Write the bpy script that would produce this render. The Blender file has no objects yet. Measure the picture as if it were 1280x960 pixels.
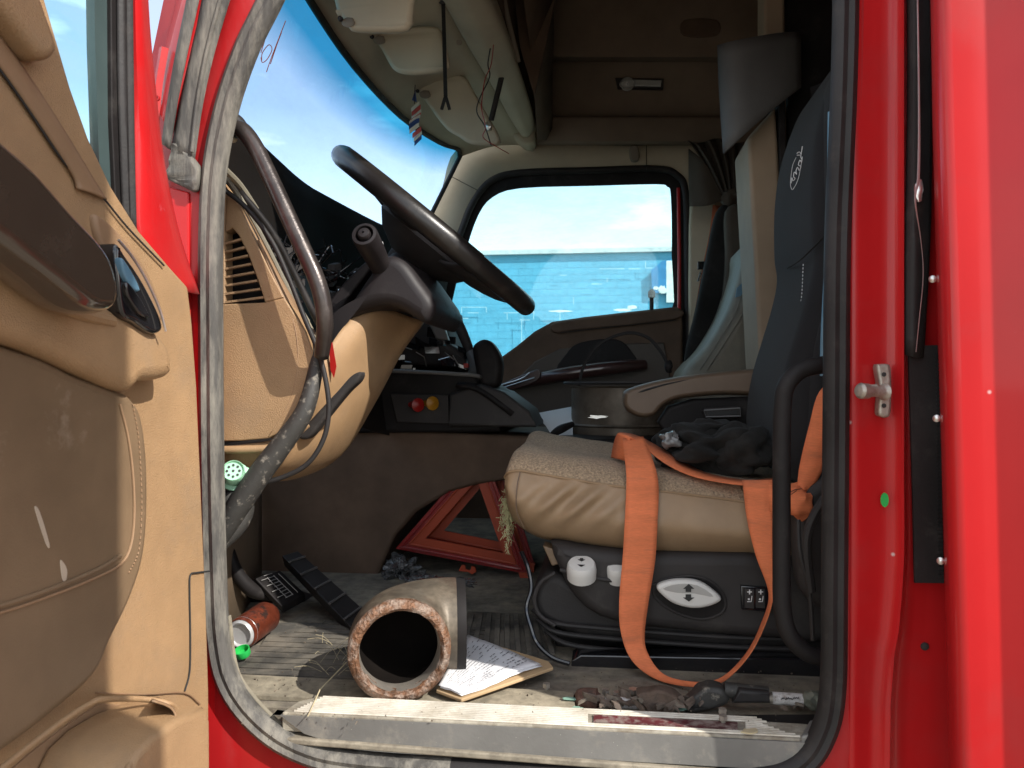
import bpy, bmesh, math, random
from mathutils import Vector as V, Matrix, noise
random.seed(7)
R = math.radians
sc = bpy.context.scene
# ------------------------------------------------------------ camera
cam = bpy.data.objects.new('camera', bpy.data.cameras.new('camera'))
sc.collection.objects.link(cam); sc.camera = cam
cam.location = (0, -1.2, 1.7); cam.rotation_euler = (R(90), 0, 0)
cam.data.sensor_width = 36; cam.data.lens = 28.125
cam.data.clip_start = .02; cam.data.clip_end = 3000
cam.data.dof.use_dof = True; cam.data.dof.focus_distance = 1.65; cam.data.dof.aperture_fstop = 13
# ------------------------------------------------------------ sky, sun, exposure
SUN_AZ = 52      # degrees from straight behind the camera towards the right
SUN_EL = 40
w = bpy.data.worlds.new('World'); sc.world = w; w.use_nodes = True
nt = w.node_tree; nt.nodes.clear()
def wn(t, **k):
    n = nt.nodes.new(t)
    for a, b in k.items(): setattr(n, a, b)
    return n
sky = wn('ShaderNodeTexSky', sky_type='NISHITA', sun_disc=False)
sky.sun_elevation = R(SUN_EL); sky.sun_rotation = R(180 - SUN_AZ)
sky.air_density = 1.0; sky.dust_density = .6; sky.ozone_density = 1.5
tc = wn('ShaderNodeTexCoord'); mp = wn('ShaderNodeMapping'); mp.inputs['Scale'].default_value = (1.6, 1.6, 6.0)
mp.inputs['Location'].default_value = (.35, .1, .2)
nz = wn('ShaderNodeTexNoise'); nz.inputs['Scale'].default_value = 1.7; nz.inputs['Detail'].default_value = 7; nz.inputs['Roughness'].default_value = .55
cr = wn('ShaderNodeValToRGB'); cr.color_ramp.elements[0].position = .40; cr.color_ramp.elements[1].position = .66
sep = wn('ShaderNodeSeparateXYZ'); mr = wn('ShaderNodeMapRange')
mr.inputs['From Min'].default_value = .38; mr.inputs['From Max'].default_value = .04
mr.inputs['To Min'].default_value = 0; mr.inputs['To Max'].default_value = .85
mx0 = wn('ShaderNodeMath', operation='MAXIMUM')
mxc = wn('ShaderNodeMixRGB'); mxc.inputs['Color2'].default_value = (12.5, 12.6, 12.2, 1)
bg = wn('ShaderNodeBackground'); bg.inputs['Strength'].default_value = .15
wo = wn('ShaderNodeOutputWorld')
L = nt.links.new
L(tc.outputs['Generated'], mp.inputs['Vector']); L(mp.outputs[0], nz.inputs['Vector']); L(nz.outputs['Fac'], cr.inputs['Fac'])
L(tc.outputs['Generated'], sep.inputs[0]); L(sep.outputs['Z'], mr.inputs['Value'])
L(cr.outputs['Color'], mx0.inputs[0]); L(mr.outputs[0], mx0.inputs[1])
mxv = wn('ShaderNodeMath', operation='MAXIMUM'); mxv.inputs[1].default_value = .16; L(mx0.outputs[0], mxv.inputs[0]); L(mxv.outputs[0], mxc.inputs['Fac']); L(sky.outputs[0], mxc.inputs['Color1']); L(mxc.outputs[0], bg.inputs['Color']); L(bg.outputs[0], wo.inputs[0])
ld = bpy.data.lights.new('sun', 'SUN'); ld.energy = 4.3; ld.angle = R(.5); ld.color = (1, .95, .87)
sun = bpy.data.objects.new('sun', ld); sc.collection.objects.link(sun)
sd = V((math.sin(R(SUN_AZ)) * math.cos(R(SUN_EL)), -math.cos(R(SUN_AZ)) * math.cos(R(SUN_EL)), math.sin(R(SUN_EL))))
sun.rotation_euler = sd.to_track_quat('Z', 'Y').to_euler(); sun.location = sd * 20
sc.view_settings.view_transform = 'Standard'; sc.view_settings.look = 'None'
sc.view_settings.exposure = .55; sc.view_settings.gamma = 1; sc.view_settings.use_curve_mapping = False
sc.cycles.max_bounces = 10; sc.cycles.diffuse_bounces = 6; sc.cycles.transparent_max_bounces = 16
# ------------------------------------------------------------ geometry helpers
TW = .12
A = V((1, -TW, 0)).normalized(); N = V((TW, 1, 0)).normalized(); Z = V((0, 0, 1))
def P(x, y, Y=0):
    u = (x - 640) / 1000; d = (Y + 1.2) / (1 + u * TW)
    return V((u * d, d - 1.2, 1.7 - (y - 480) / 1000 * d))
def G(x, y, z):
    d = (1.7 - z) * 1000 / (y - 480)
    return V(((x - 640) / 1000 * d, d - 1.2, z))
def W(X, Y, z): return A * X + N * Y + Z * z
DO = P(256, 480, -.015); DA = R(3)
DD = (-N * math.cos(DA) - A * math.sin(DA)); DN = (A * math.cos(DA) - N * math.sin(DA))
def D(x, y, off=0):
    o = V((0, -1.2, 1.7)); r = V(((x - 640) / 1000, 1, -(y - 480) / 1000))
    t = (DO + DN * off - o).dot(DN) / r.dot(DN)
    return o + r * t
def px(pts, f, *a): return [f(p[0], p[1], *(p[2:] if len(p) > 2 else a)) for p in pts]
def cr1(pts, n, closed=False):
    m = len(pts); out = []
    rng = m if closed else m - 1
    for i in range(rng):
        p1, p2 = pts[i], pts[(i + 1) % m]
        p0 = pts[(i - 1) % m] if closed or i > 0 else p1 * 2 - p2
        p3 = pts[(i + 2) % m] if closed or i < m - 2 else p2 * 2 - p1
        for k in range(n):
            t = k / n; t2 = t * t; t3 = t2 * t
            out.append(.5 * ((2 * p1) + (p2 - p0) * t + (2 * p0 - 5 * p1 + 4 * p2 - p3) * t2 + (3 * p1 - p0 - 3 * p2 + p3) * t3))
    if not closed: out.append(pts[-1].copy())
    return out
def J(*prims):
    v = []; f = []
    for a, b in prims:
        o = len(v); v += list(a); f += [tuple(i + o for i in q) for q in b]
    return v, f
def slab(pts, vec):
    n = len(pts)
    return [p.copy() for p in pts] + [p + vec for p in pts], [tuple(range(n)), tuple(range(2 * n - 1, n - 1, -1))] + [(i, i + n, (i + 1) % n + n, (i + 1) % n) for i in range(n)]
def plate(pts, Y, t, smooth=0):
    q = px(pts, P, Y)
    if smooth: q = cr1(q, smooth, True)
    return slab(q, N * t)
def dplate(pts, off, t, smooth=0):
    q = px(pts, D, off)
    if smooth: q = cr1(q, smooth, True)
    return slab(q, -DN * t)
def grid(rows, cu=False, cv=False):
    n = len(rows[0]); m = len(rows); f = []
    for i in range(m if cv else m - 1):
        for j in range(n if cu else n - 1):
            f.append((i * n + j, i * n + (j + 1) % n, ((i + 1) % m) * n + (j + 1) % n, ((i + 1) % m) * n + j))
    return [p for r in rows for p in r], f
def loft(secs, nu=4, nv=4, cu=False, cv=False):
    rows = [cr1(s, nu, cu) for s in secs] if nu > 1 else secs
    if nv > 1:
        cols = [cr1([r[j] for r in rows], nv, cv) for j in range(len(rows[0]))]
        rows = [[c[i] for c in cols] for i in range(len(cols[0]))]
    return grid(rows, cu, cv)
def frames(pts, closed=False):
    n = len(pts); T = []
    for i in range(n):
        a = pts[(i - 1) % n] if closed or i > 0 else pts[i]; b = pts[(i + 1) % n] if closed or i < n - 1 else pts[i]
        T.append((b - a).normalized())
    u = T[0].cross(Z) if abs(T[0].z) < .9 else T[0].cross(N)
    u.normalize(); fr = []
    for t in T:
        u = (u - t * u.dot(t)).normalized(); fr.append((t, u, t.cross(u)))
    return fr
def tube(pts, r, seg=10, sub=0, closed=False, cap=True):
    if sub:
        if isinstance(r, list):
            rr = cr1([V((a, 0, 0)) for a in r], sub, closed); r = [a.x for a in rr]
        pts = cr1(pts, sub, closed)
    fr = frames(pts, closed); rows = []
    for i, p in enumerate(pts):
        t, u, v = fr[i]; q = r[i] if isinstance(r, list) else r
        rows.append([p + (u * math.cos(2 * math.pi * k / seg) + v * math.sin(2 * math.pi * k / seg)) * q for k in range(seg)])
    v, f = grid(rows, True, closed)
    if cap and not closed:
        f = f + [tuple(range(seg))[::-1], tuple(range(len(v) - seg, len(v)))]
    return v, f
def sweep(pts, prof, side, sub=0, closed=False):
    """profile (a,b) swept: a along 'side' made square to the path, b along side x tangent"""
    if sub: pts = cr1(pts, sub, closed)
    fr = frames(pts, closed); rows = []
    for i, p in enumerate(pts):
        t = fr[i][0]; s = (side - t * side.dot(t)).normalized(); q = s.cross(t)
        rows.append([p + q * a + s * b for a, b in prof])
    v, f = grid(rows, True, closed)
    if not closed: n = len(prof); f = f + [tuple(range(n))[::-1], tuple(range(len(v) - n, len(v)))]
    return v, f
def lathe(o, ax, prof, seg=24, caps=False):
    ax = ax.normalized(); u = ax.cross(Z) if abs(ax.z) < .9 else ax.cross(A); u.normalize(); v = ax.cross(u)
    rows = [[o + ax * h + (u * math.cos(2 * math.pi * k / seg) + v * math.sin(2 * math.pi * k / seg)) * r for k in range(seg)] for r, h in prof]
    vv, f = grid(rows, True)
    if caps: f = f + [tuple(range(seg))[::-1], tuple(range(len(vv) - seg, len(vv)))]
    return vv, f
def box(c, sx, sy, sz, ax=None, ay=None, az=None):
    ax = ax or A; ay = ay or N; az = az or Z
    v = [c + ax * (a * sx / 2) + ay * (b * sy / 2) + az * (d * sz / 2) for a in (-1, 1) for b in (-1, 1) for d in (-1, 1)]
    return v, [(0, 1, 3, 2), (4, 6, 7, 5), (0, 4, 5, 1), (2, 3, 7, 6), (0, 2, 6, 4), (1, 5, 7, 3)]
def puff(pts, vec, r, sub=4, seg=4, ri=None):
    """closed outline pushed along vec with rolled edges: r deep, ri inwards"""
    from mathutils.geometry import tessellate_polygon
    ri = r if ri is None else ri
    if sub: pts = cr1(pts, sub, True)
    dep = vec.length; n = vec.normalized(); m = len(pts)
    c = sum(pts, V((0, 0, 0))) / m
    area = sum(((pts[i] - c).cross(pts[(i + 1) % m] - c)).dot(n) for i in range(m)); sg = 1 if area > 0 else -1
    inn = [n.cross((pts[(i + 1) % m] - pts[i - 1]).normalized()) * sg for i in range(m)]
    rows = []
    for k in range(seg + 1):
        t = math.pi / 2 * k / seg; rows.append([pts[i] + inn[i] * ri * (1 - math.sin(t)) + n * r * (1 - math.cos(t)) for i in range(m)])
    rows = [[p + (c - p) * .004 for p in rows[0]]] + rows
    for k in range(seg, -1, -1):
        t = math.pi / 2 * k / seg; rows.append([pts[i] + inn[i] * ri * (1 - math.sin(t)) + n * (dep - r * (1 - math.cos(t))) for i in range(m)])
    v, f = grid(rows, True); o = len(v) - m
    t0 = [tuple(t) for t in tessellate_polygon([rows[0]])]
    return v, f + t0 + [tuple(i + o for i in t)[::-1] for t in t0]
def blob(c, sx, sy, sz, amp=.2, fr=6, lev=4, seed=0, ax=None):
    bm = bmesh.new(); bmesh.ops.create_icosphere(bm, subdivisions=lev, radius=1); v = []
    for q in bm.verts:
        p = q.co; s = 1 + amp * 1.3 * noise.noise(p * fr * .35 + V((seed, 0, 0))) + amp * .35 * noise.noise(p * fr * .8 + V((0, seed, 0)))
        v.append(c + A * (p.x * s * sx) + N * (p.y * s * sy) + Z * (p.z * s * sz))
    f = [tuple(x.index for x in q.verts) for q in bm.faces]; bm.free(); return v, f
def rough(prim, amp, fr):
    v, f = prim
    return [p + V((noise.noise(p * fr), noise.noise(p * fr + V((9, 0, 0))), noise.noise(p * fr + V((0, 9, 0))))) * amp for p in v], f
ORG = {}
def mk(name, prim, m, parent=None, smooth=38, bevel=0, bseg=3, solid=0, sub=0, label=None, kind=None, off=0):
    v, f = prim
    if parent is None:
        xs = [p.x for p in v]; ys = [p.y for p in v]; zs = [p.z for p in v]
        o = V(((min(xs) + max(xs)) / 2, (min(ys) + max(ys)) / 2, min(zs)))
    else: o = ORG[parent.name]
    me = bpy.data.meshes.new(name); me.from_pydata([p - o for p in v], [], f)
    bm = bmesh.new(); bm.from_mesh(me); bmesh.ops.recalc_face_normals(bm, faces=bm.faces)
    for q in bm.faces: q.smooth = smooth > 0
    for e in bm.edges:
        if len(e.link_faces) == 2 and e.calc_face_angle(0) > R(smooth or 1): e.smooth = False
    bm.to_mesh(me); bm.free()
    me.materials.append(m)
    ob = bpy.data.objects.new(name, me); sc.collection.objects.link(ob)
    if parent is not None: ob.parent = parent
    else: ob.location = o
    ORG[ob.name] = o
    if solid:
        s = ob.modifiers.new('s', 'SOLIDIFY'); s.thickness = solid; s.offset = off
    if bevel:
        b = ob.modifiers.new('b', 'BEVEL'); b.width = bevel; b.segments = bseg; b.limit_method = 'ANGLE'; b.angle_limit = R(35); b.harden_normals = True
    if sub:
        s = ob.modifiers.new('u', 'SUBSURF'); s.levels = sub; s.render_levels = sub
    if label: ob['label'] = label
    if kind: ob['kind'] = kind
    return ob
def thing(name, label, cat, loc, group=None, prim=None, m=None, **k):
    if prim is None:
        o = bpy.data.objects.new(name, None); sc.collection.objects.link(o); o.location = loc; o.empty_display_size = .05; ORG[o.name] = V(loc)
    else: o = mk(name, prim, m, **k)
    o['label'] = label; o['category'] = cat
    if group: o['group'] = group
    return o
def single(name, label, cat, prim, m, group=None, **k): return thing(name, label, cat, None, group, prim, m, **k)
# ------------------------------------------------------------ materials
def mat(name, col, rough=.5, metal=0, var=.12, vs=6, bump=0, bs=300, coat=0, spec=.5, dirt=None, ds=9, dth=(.5, .68), sheen=0, stretch=None, var2=0, v2s=60, bd=.002, wear=None):
    m = bpy.data.materials.new(name); m.use_nodes = True; t = m.node_tree; l = t.links.new; b = t.nodes['Principled BSDF']
    b.inputs['Roughness'].default_value = rough; b.inputs['Metallic'].default_value = metal
    b.inputs['Specular IOR Level'].default_value = spec
    b.inputs['Coat Weight'].default_value = coat; b.inputs['Coat Roughness'].default_value = .06
    b.inputs['Sheen Weight'].default_value = sheen
    co = t.nodes.new('ShaderNodeTexCoord'); src = co.outputs['Object']
    if stretch:
        mpp = t.nodes.new('ShaderNodeMapping'); mpp.inputs['Scale'].default_value = stretch; l(src, mpp.inputs[0]); src = mpp.outputs[0]
    def nz(s, d=4, r=.6):
        n = t.nodes.new('ShaderNodeTexNoise'); n.inputs['Scale'].default_value = s; n.inputs['Detail'].default_value = d; n.inputs['Roughness'].default_value = r; l(src, n.inputs['Vector']); return n.outputs['Fac']
    def ramp(f, a, b_, ca=(0, 0, 0, 1), cb=(1, 1, 1, 1)):
        r = t.nodes.new('ShaderNodeValToRGB'); r.color_ramp.elements[0].position = a; r.color_ramp.elements[1].position = b_
        r.color_ramp.elements[0].color = ca; r.color_ramp.elements[1].color = cb; l(f, r.inputs[0]); return r.outputs[0]
    c = (*col, 1)
    lo = tuple(x * (1 - var) for x in col) + (1,); hi = tuple(min(1, x * (1 + var)) for x in col) + (1,)
    out = ramp(nz(vs), .35, .65, lo, hi)
    if var2:
        mm = t.nodes.new('ShaderNodeMixRGB'); mm.blend_type = 'MULTIPLY'; mm.inputs[0].default_value = 1
        l(out, mm.inputs[1]); l(ramp(nz(v2s, 3), .35, .65, (1 - var2,) * 3 + (1,), (1, 1, 1, 1)), mm.inputs[2]); out = mm.outputs[0]
    if dirt:
        mm = t.nodes.new('ShaderNodeMixRGB'); l(ramp(nz(ds, 8, .7), *dth), mm.inputs[0]); l(out, mm.inputs[1]); mm.inputs[2].default_value = (*dirt, 1); out = mm.outputs[0]
        rr = t.nodes.new('ShaderNodeMapRange'); l(ramp(nz(ds, 8, .7), *dth), rr.inputs[0]); rr.inputs[3].default_value = rough; rr.inputs[4].default_value = min(1, rough + .3); l(rr.outputs[0], b.inputs['Roughness'])
    if wear:
        vo = t.nodes.new('ShaderNodeTexVoronoi'); vo.inputs['Scale'].default_value = wear[1]; l(src, vo.inputs['Vector'])
        mm = t.nodes.new('ShaderNodeMixRGB'); l(ramp(vo.outputs['Distance'], wear[2], wear[2] + .02, (1, 1, 1, 1), (0, 0, 0, 1)), mm.inputs[0]); l(out, mm.inputs[1]); mm.inputs[2].default_value = (*wear[0], 1); out = mm.outputs[0]
    l(out, b.inputs['Base Color'])
    if bump:
        bp = t.nodes.new('ShaderNodeBump'); bp.inputs['Strength'].default_value = bump; bp.inputs['Distance'].default_value = bd
        l(nz(bs, 3), bp.inputs['Height']); l(bp.outputs[0], b.inputs['Normal'])
    return m
M = {}
M['red'] = mat('red_paint', (.46, .012, .014), .35, var=.06, vs=4, coat=.22, dirt=(.36, .03, .03), ds=5, dth=(.5, .95), spec=.25, wear=((.6, .42, .40), 9, .012))
M['red_old'] = mat('red_paint_scuffed', (.38, .012, .014), .42, var=.12, vs=7, coat=.15, spec=.3, dirt=(.36, .04, .04), ds=14, dth=(.5, .85), wear=((.55, .4, .36), 26, .035), stretch=(1, 1, .35))
M['tan'] = mat('tan_plastic', (.35, .218, .114), .46, var=.08, bump=.8, bs=520, bd=.0014, var2=.08, v2s=26, dirt=(.25, .175, .11), ds=7, dth=(.52, .85))
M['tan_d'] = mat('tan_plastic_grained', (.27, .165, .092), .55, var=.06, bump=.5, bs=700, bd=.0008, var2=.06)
M['tan_leather'] = mat('tan_vinyl_pad', (.18, .12, .07), .45, var=.1, bump=.3, bs=400, bd=.001, var2=.1, v2s=14, dirt=(.42, .33, .24), ds=5, dth=(.6, .8))
M['brown_gloss'] = mat('brown_gloss_trim', (.055, .038, .027), .15, var=.1, coat=1.0, dirt=(.08, .06, .045), ds=8, dth=(.55, .85))
M['brown'] = mat('dark_brown_plastic', (.125, .082, .056), .75, spec=.25, var=.12, bump=.3, bs=600, bd=.0006, var2=.12, v2s=12)
M['headliner'] = mat('grey_tan_trim', (.52, .455, .335), .75, var=.07, bump=.3, bs=500, bd=.0006, var2=.05, v2s=9)
M['side_trim'] = mat('brown_grey_trim', (.235, .20, .155), .7, var=.08, bump=.3, bs=500, bd=.0006)
M['black'] = mat('black_plastic', (.015, .013, .013), .6, spec=.2, var=.25, bump=.15, bs=500, bd=.0005, dirt=(.06, .055, .05), ds=12, dth=(.55, .9))
M['black_gloss'] = mat('black_gloss_plastic', (.010, .010, .012), .12, var=.2, coat=.6)
M['charcoal'] = mat('charcoal_plastic', (.036, .032, .031), .6, spec=.3, var=.15, bump=.25, bs=900, bd=.0005, dirt=(.10, .09, .08), ds=10, dth=(.55, .9))
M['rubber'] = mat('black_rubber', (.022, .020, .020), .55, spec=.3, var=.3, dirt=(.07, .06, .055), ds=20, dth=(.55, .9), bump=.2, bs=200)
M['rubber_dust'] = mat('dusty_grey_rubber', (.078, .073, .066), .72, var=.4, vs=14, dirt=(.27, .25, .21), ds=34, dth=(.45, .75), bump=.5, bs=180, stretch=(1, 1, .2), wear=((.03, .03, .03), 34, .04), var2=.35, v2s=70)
M['seat_fabric'] = mat('tan_knit_fabric', (.54, .39, .25), .95, var=.15, bump=1.0, bs=230, bd=.006, var2=.5, v2s=230, sheen=.1)
M['seat_leather'] = mat('tan_seat_leather', (.33, .222, .13), .45, var=.1, bump=.5, bs=500, bd=.0012, var2=.08, v2s=20, dirt=(.26, .18, .11), ds=7, dth=(.55, .8))
M['seat_black'] = mat('blue_black_seat_cover', (.020, .0195, .021), .9, var=.12, bump=.6, bs=900, bd=.0008, sheen=.06, spec=.2)
M['grey_leather'] = mat('grey_seat_leather', (.20, .18, .135), .55, var=.1, bump=.5, bs=300, bd=.0015, var2=.15, v2s=25)
M['armrest'] = mat('brown_armrest_leather', (.155, .105, .07), .45, var=.12, bump=.4, bs=500, bd=.001)
M['orange'] = mat('orange_webbing', (.76, .205, .08), .8, var=.1, bump=.6, bs=260, bd=.0012, stretch=(1, 1, 6), dirt=(.36, .13, .08), ds=5, dth=(.55, .8), var2=.12, v2s=90)
M['cloth_black'] = mat('black_fleece', (.018, .017, .016), .95, var=.3, bump=.6, bs=260, bd=.002, sheen=.05, spec=.2, dirt=(.04, .038, .036), ds=14, dth=(.55, .8))
M['white_plastic'] = mat('white_plastic', (.66, .65, .62), .4, var=.05, dirt=(.45, .43, .38), ds=18, dth=(.6, .9))
M['mark'] = mat('black_print', (.02, .02, .02), .6)
M['white_print'] = mat('white_print', (.75, .75, .75), .6)
M['sill'] = mat('dusty_aluminium_tread', (.62, .58, .50), .5, metal=.15, var=.15, vs=14, dirt=(.33, .28, .20), ds=16, dth=(.45, .75), bump=.25, bs=120)
M['sill_face'] = mat('scuffed_grey_sill', (.17, .165, .155), .55, metal=.3, var=.15, dirt=(.33, .30, .25), ds=18, dth=(.5, .8), bump=.2, bs=120, wear=((.45, .43, .38), 90, .03))
M['floor'] = mat('dusty_cab_floor', (.19, .165, .13), .9, var=.3, vs=9, dirt=(.32, .28, .20), ds=12, dth=(.45, .75), bump=.6, bs=150, var2=.35, v2s=45)
M['mat'] = mat('dirty_rubber_mat', (.06, .055, .048), .8, var=.35, dirt=(.24, .21, .165), ds=9, dth=(.42, .75), bump=.4, bs=150)
M['steel'] = mat('worn_steel', (.42, .38, .33), .45, metal=.7, var=.25, vs=25, bump=.3, bs=160, dirt=(.16, .10, .06), ds=24, dth=(.5, .75))
M['pipe'] = mat('stained_pipe_steel', (.165, .135, .10), .5, metal=.35, var=.4, vs=14, dirt=(.085, .055, .038), ds=9, dth=(.46, .62), var2=.3, v2s=70, bump=.25, bs=90)
M['rust'] = mat('rusty_weld_metal', (.20, .098, .052), .55, metal=.3, var=.45, vs=22, dirt=(.36, .29, .24), ds=38, dth=(.46, .66), bump=1.0, bs=160, bd=.005, var2=.45, v2s=200)
M['pipe_black'] = mat('black_pipe_inside', (.010, .008, .007), .95, var=.3, spec=.05)  # even near-black for the pipe's inner wall and end disc
M['alu'] = mat('bare_aluminium', (.72, .71, .69), .3, metal=.9, var=.08)
M['can_red'] = mat('brown_red_can_print', (.22, .05, .025), .35, metal=.5, var=.35, vs=30, dirt=(.04, .02, .015), ds=35, dth=(.5, .6))
M['green'] = mat('bright_green_plastic', (.02, .42, .08), .4, var=.08)
M['mint'] = mat('mint_green_connector', (.33, .62, .42), .45, var=.08, dirt=(.30, .42, .32), ds=40, dth=(.55, .8))
M['paper'] = mat('white_paper', (.72, .72, .74), .8, var=.03)
M['card'] = mat('tan_cardboard', (.42, .29, .16), .8, var=.1)
M['tri'] = mat('red_reflector_plastic', (.26, .008, .008), .3, var=.2, coat=.5, bump=.6, bs=300)
M['tri_o'] = mat('orange_red_plastic', (.38, .05, .014), .5, var=.12)
M['film'] = mat('clear_crumpled_film', (.10, .10, .10), .15, var=.4, bump=1, bs=60, bd=.01, coat=.6)
M['handle'] = mat('worn_black_grab_bar', (.05, .041, .038), .3, metal=.5, var=.2, coat=.2, bump=.2, bs=300, dirt=(.11, .09, .08), ds=20, dth=(.5, .8))
M['hose'] = mat('dirty_black_hose', (.035, .033, .030), .6, var=.3, dirt=(.20, .18, .15), ds=60, dth=(.56, .66), bump=.4, bs=120)
M['block'] = mat('blue_painted_block', (.12, .40, .56), .8, var=.05, vs=2, bump=.3, bs=30, bd=.01, var2=.06, v2s=10)
M['mortar'] = mat('blue_painted_joint', (.115, .385, .54), .9, var=.25, vs=3)
M['patch'] = mat('peeling_white_patch', (.74, .74, .68), .9)
M['dkblue'] = mat('darker_blue_patch', (.05, .22, .42), .9)
M['cop'] = mat('pale_coping', (.62, .63, .62), .8)
M['asphalt'] = mat('dusty_concrete_yard', (.26, .225, .175), .9, var=.2, vs=3, bump=.5, bs=60, var2=.3, v2s=30)
M['curtain'] = mat('brown_curtain', (.075, .060, .045), .9, var=.15, bump=.4, bs=400)
M['board_a'] = mat('beige_panel', (.33, .245, .165), .7, var=.12, vs=4, dirt=(.38, .31, .22), ds=5, dth=(.5, .8))
M['lining'] = mat('brown_grey_lining', (.20, .15, .11), .85, spec=.2, var=.1, bump=.3, bs=500)
M['board_g'] = mat('grey_flap', (.13, .13, .13), .6, var=.12, dirt=(.15, .15, .15), ds=20, dth=(.55, .8))
M['steelblue'] = mat('blue_edge_strip', (.11, .22, .31), .4, var=.1)
M['redplastic'] = mat('red_valve_knob', (.32, .012, .01), .35)
M['yellowplastic'] = mat('yellow_valve_knob', (.42, .19, .012), .4)
M['shroud'] = mat('black_shroud_plastic', (.017, .014, .015), .5, spec=.3, var=.2, bump=.4, bs=700, bd=.0006, dirt=(.04, .035, .033), ds=12, dth=(.55, .85))
M['wheel'] = mat('black_wheel_leather', (.016, .014, .013), .32, var=.25, bump=.3, bs=400, bd=.0008, dirt=(.06, .05, .04), ds=12, dth=(.55, .8))
M['wood'] = mat('dark_cherry_trim', (.05, .022, .020), .3, var=.25, coat=.7, stretch=(.4, 1, 5))
M['pencil'] = mat('orange_grease_pencil', (.65, .16, .06), .7)
M['straw'] = mat('dry_straw', (.45, .38, .24), .9)
def glass(name, tint, band=False):
    m = bpy.data.materials.new(name); m.use_nodes = True; t = m.node_tree; l = t.links.new; t.nodes.clear()
    o = t.nodes.new('ShaderNodeOutputMaterial'); tr = t.nodes.new('ShaderNodeBsdfTransparent'); gl = t.nodes.new('ShaderNodeBsdfGlossy'); gl.inputs['Roughness'].default_value = .03
    lw = t.nodes.new('ShaderNodeLayerWeight'); lw.inputs[0].default_value = .5; pw = t.nodes.new('ShaderNodeMath'); pw.operation = 'POWER'; pw.inputs[1].default_value = 5; l(lw.outputs['Facing'], pw.inputs[0])
    fr = t.nodes.new('ShaderNodeMath'); fr.operation = 'MULTIPLY_ADD'; fr.inputs[1].default_value = .6; fr.inputs[2].default_value = .035; l(pw.outputs[0], fr.inputs[0]); mx = t.nodes.new('ShaderNodeMixShader')
    tr.inputs[0].default_value = (*tint, 1)
    if band:
        g = t.nodes.new('ShaderNodeAttribute'); g.attribute_name = 'shade'; r = t.nodes.new('ShaderNodeValToRGB')
        r.color_ramp.elements[0].position = .52; r.color_ramp.elements[0].color = (*tint, 1); r.color_ramp.elements[1].position = .80; r.color_ramp.elements[1].color = (.05, .36, .56, 1)
        l(g.outputs['Fac'], r.inputs[0]); l(r.outputs[0], tr.inputs[0])
    l(fr.outputs[0], mx.inputs[0]); l(tr.outputs[0], mx.inputs[1]); l(gl.outputs[0], mx.inputs[2])
    tc_ = t.nodes.new('ShaderNodeTexCoord'); mp_ = t.nodes.new('ShaderNodeMapping'); mp_.inputs['Scale'].default_value = (1, 1, 3); l(tc_.outputs['Object'], mp_.inputs[0])
    n_ = t.nodes.new('ShaderNodeTexNoise'); n_.inputs['Scale'].default_value = 5; n_.inputs['Detail'].default_value = 8; n_.inputs['Roughness'].default_value = .75; l(mp_.outputs[0], n_.inputs['Vector'])
    r_ = t.nodes.new('ShaderNodeMapRange'); r_.inputs['From Min'].default_value = .42; r_.inputs['From Max'].default_value = .75; r_.inputs['To Min'].default_value = .008; r_.inputs['To Max'].default_value = .11; l(n_.outputs['Fac'], r_.inputs[0])
    df = t.nodes.new('ShaderNodeBsdfDiffuse'); df.inputs[0].default_value = (.55, .53, .48, 1); m2 = t.nodes.new('ShaderNodeMixShader'); l(r_.outputs[0], m2.inputs[0]); l(mx.outputs[0], m2.inputs[1]); l(df.outputs[0], m2.inputs[2]); l(m2.outputs[0], o.inputs[0])
    return m
M['glass'] = glass('window_glass', (.78, .95, .98)); M['wglass'] = glass('windshield_glass', (.60, .76, .92), True)
M['lens'] = mat('clear_lamp_lens', (.42, .42, .40), .15, var=.1, coat=.5)
# ============================================================ THE PLACE
gz = 0.0
ground = single('ground', 'pale dusty concrete yard', None, ([V((-400, -300, 0)), V((400, -300, 0)), V((400, 900, 0)), V((-400, 900, 0))], [(0, 1, 2, 3)]), M['asphalt'], kind='structure')
del ground['category']
# ------------------------------------------------------------ blue block building
YB = 21.6
bw = thing('block_wall', 'blue painted concrete block building wall with pale coping, seen through the far cab window', 'wall', W(1, YB, 0))
def top_at(X): return 5.42
mk('mortar_bed', box(W(1, YB + .2, 2.7), 34, .40, 5.4), M['mortar'], bw)
nrow = 27; bh = 5.4 / nrow
near = []; rest = []
blk = None; nb = 0
def block_prim(c, wd): 
    p = box(c, wd - .008, .012 + .006, bh - .008); return p
o0 = ORG[bw.name]
for r in range(nrow):
    zc = (r + .5) * bh
    for k in range(-40, 44):
        X = 1 + k * .4 + (.2 if r % 2 else 0)
        if X < -15.6 or X > 17.6: continue
        c = W(X, YB + .003 + random.uniform(-.003, .003), zc)
        if -1.9 < X < 4.7 and zc > 2.3 and nb < 298:
            if blk is None:
                blk = mk('block', block_prim(c, .4), M['block'], bw, bevel=0); c0 = c
            else:
                b = blk.copy(); b.location = c - c0; b.parent = bw; sc.collection.objects.link(b)
            nb += 1
        else: rest.append(block_prim(c, .4))
mk('block', J(*rest), M['block'], bw, kind='stuff')
mk('coping', box(W(1, YB + .15, 5.46), 34.2, .6, .12), M['cop'], bw)
def irr(x, y, rx, ry, n=22, a=.45):
    return [(x + rx * math.cos(2 * math.pi * i / n) * (1 - a * random.random()), y + ry * math.sin(2 * math.pi * i / n) * (1 - a * random.random())) for i in range(n)]
YP = YB - .022
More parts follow.
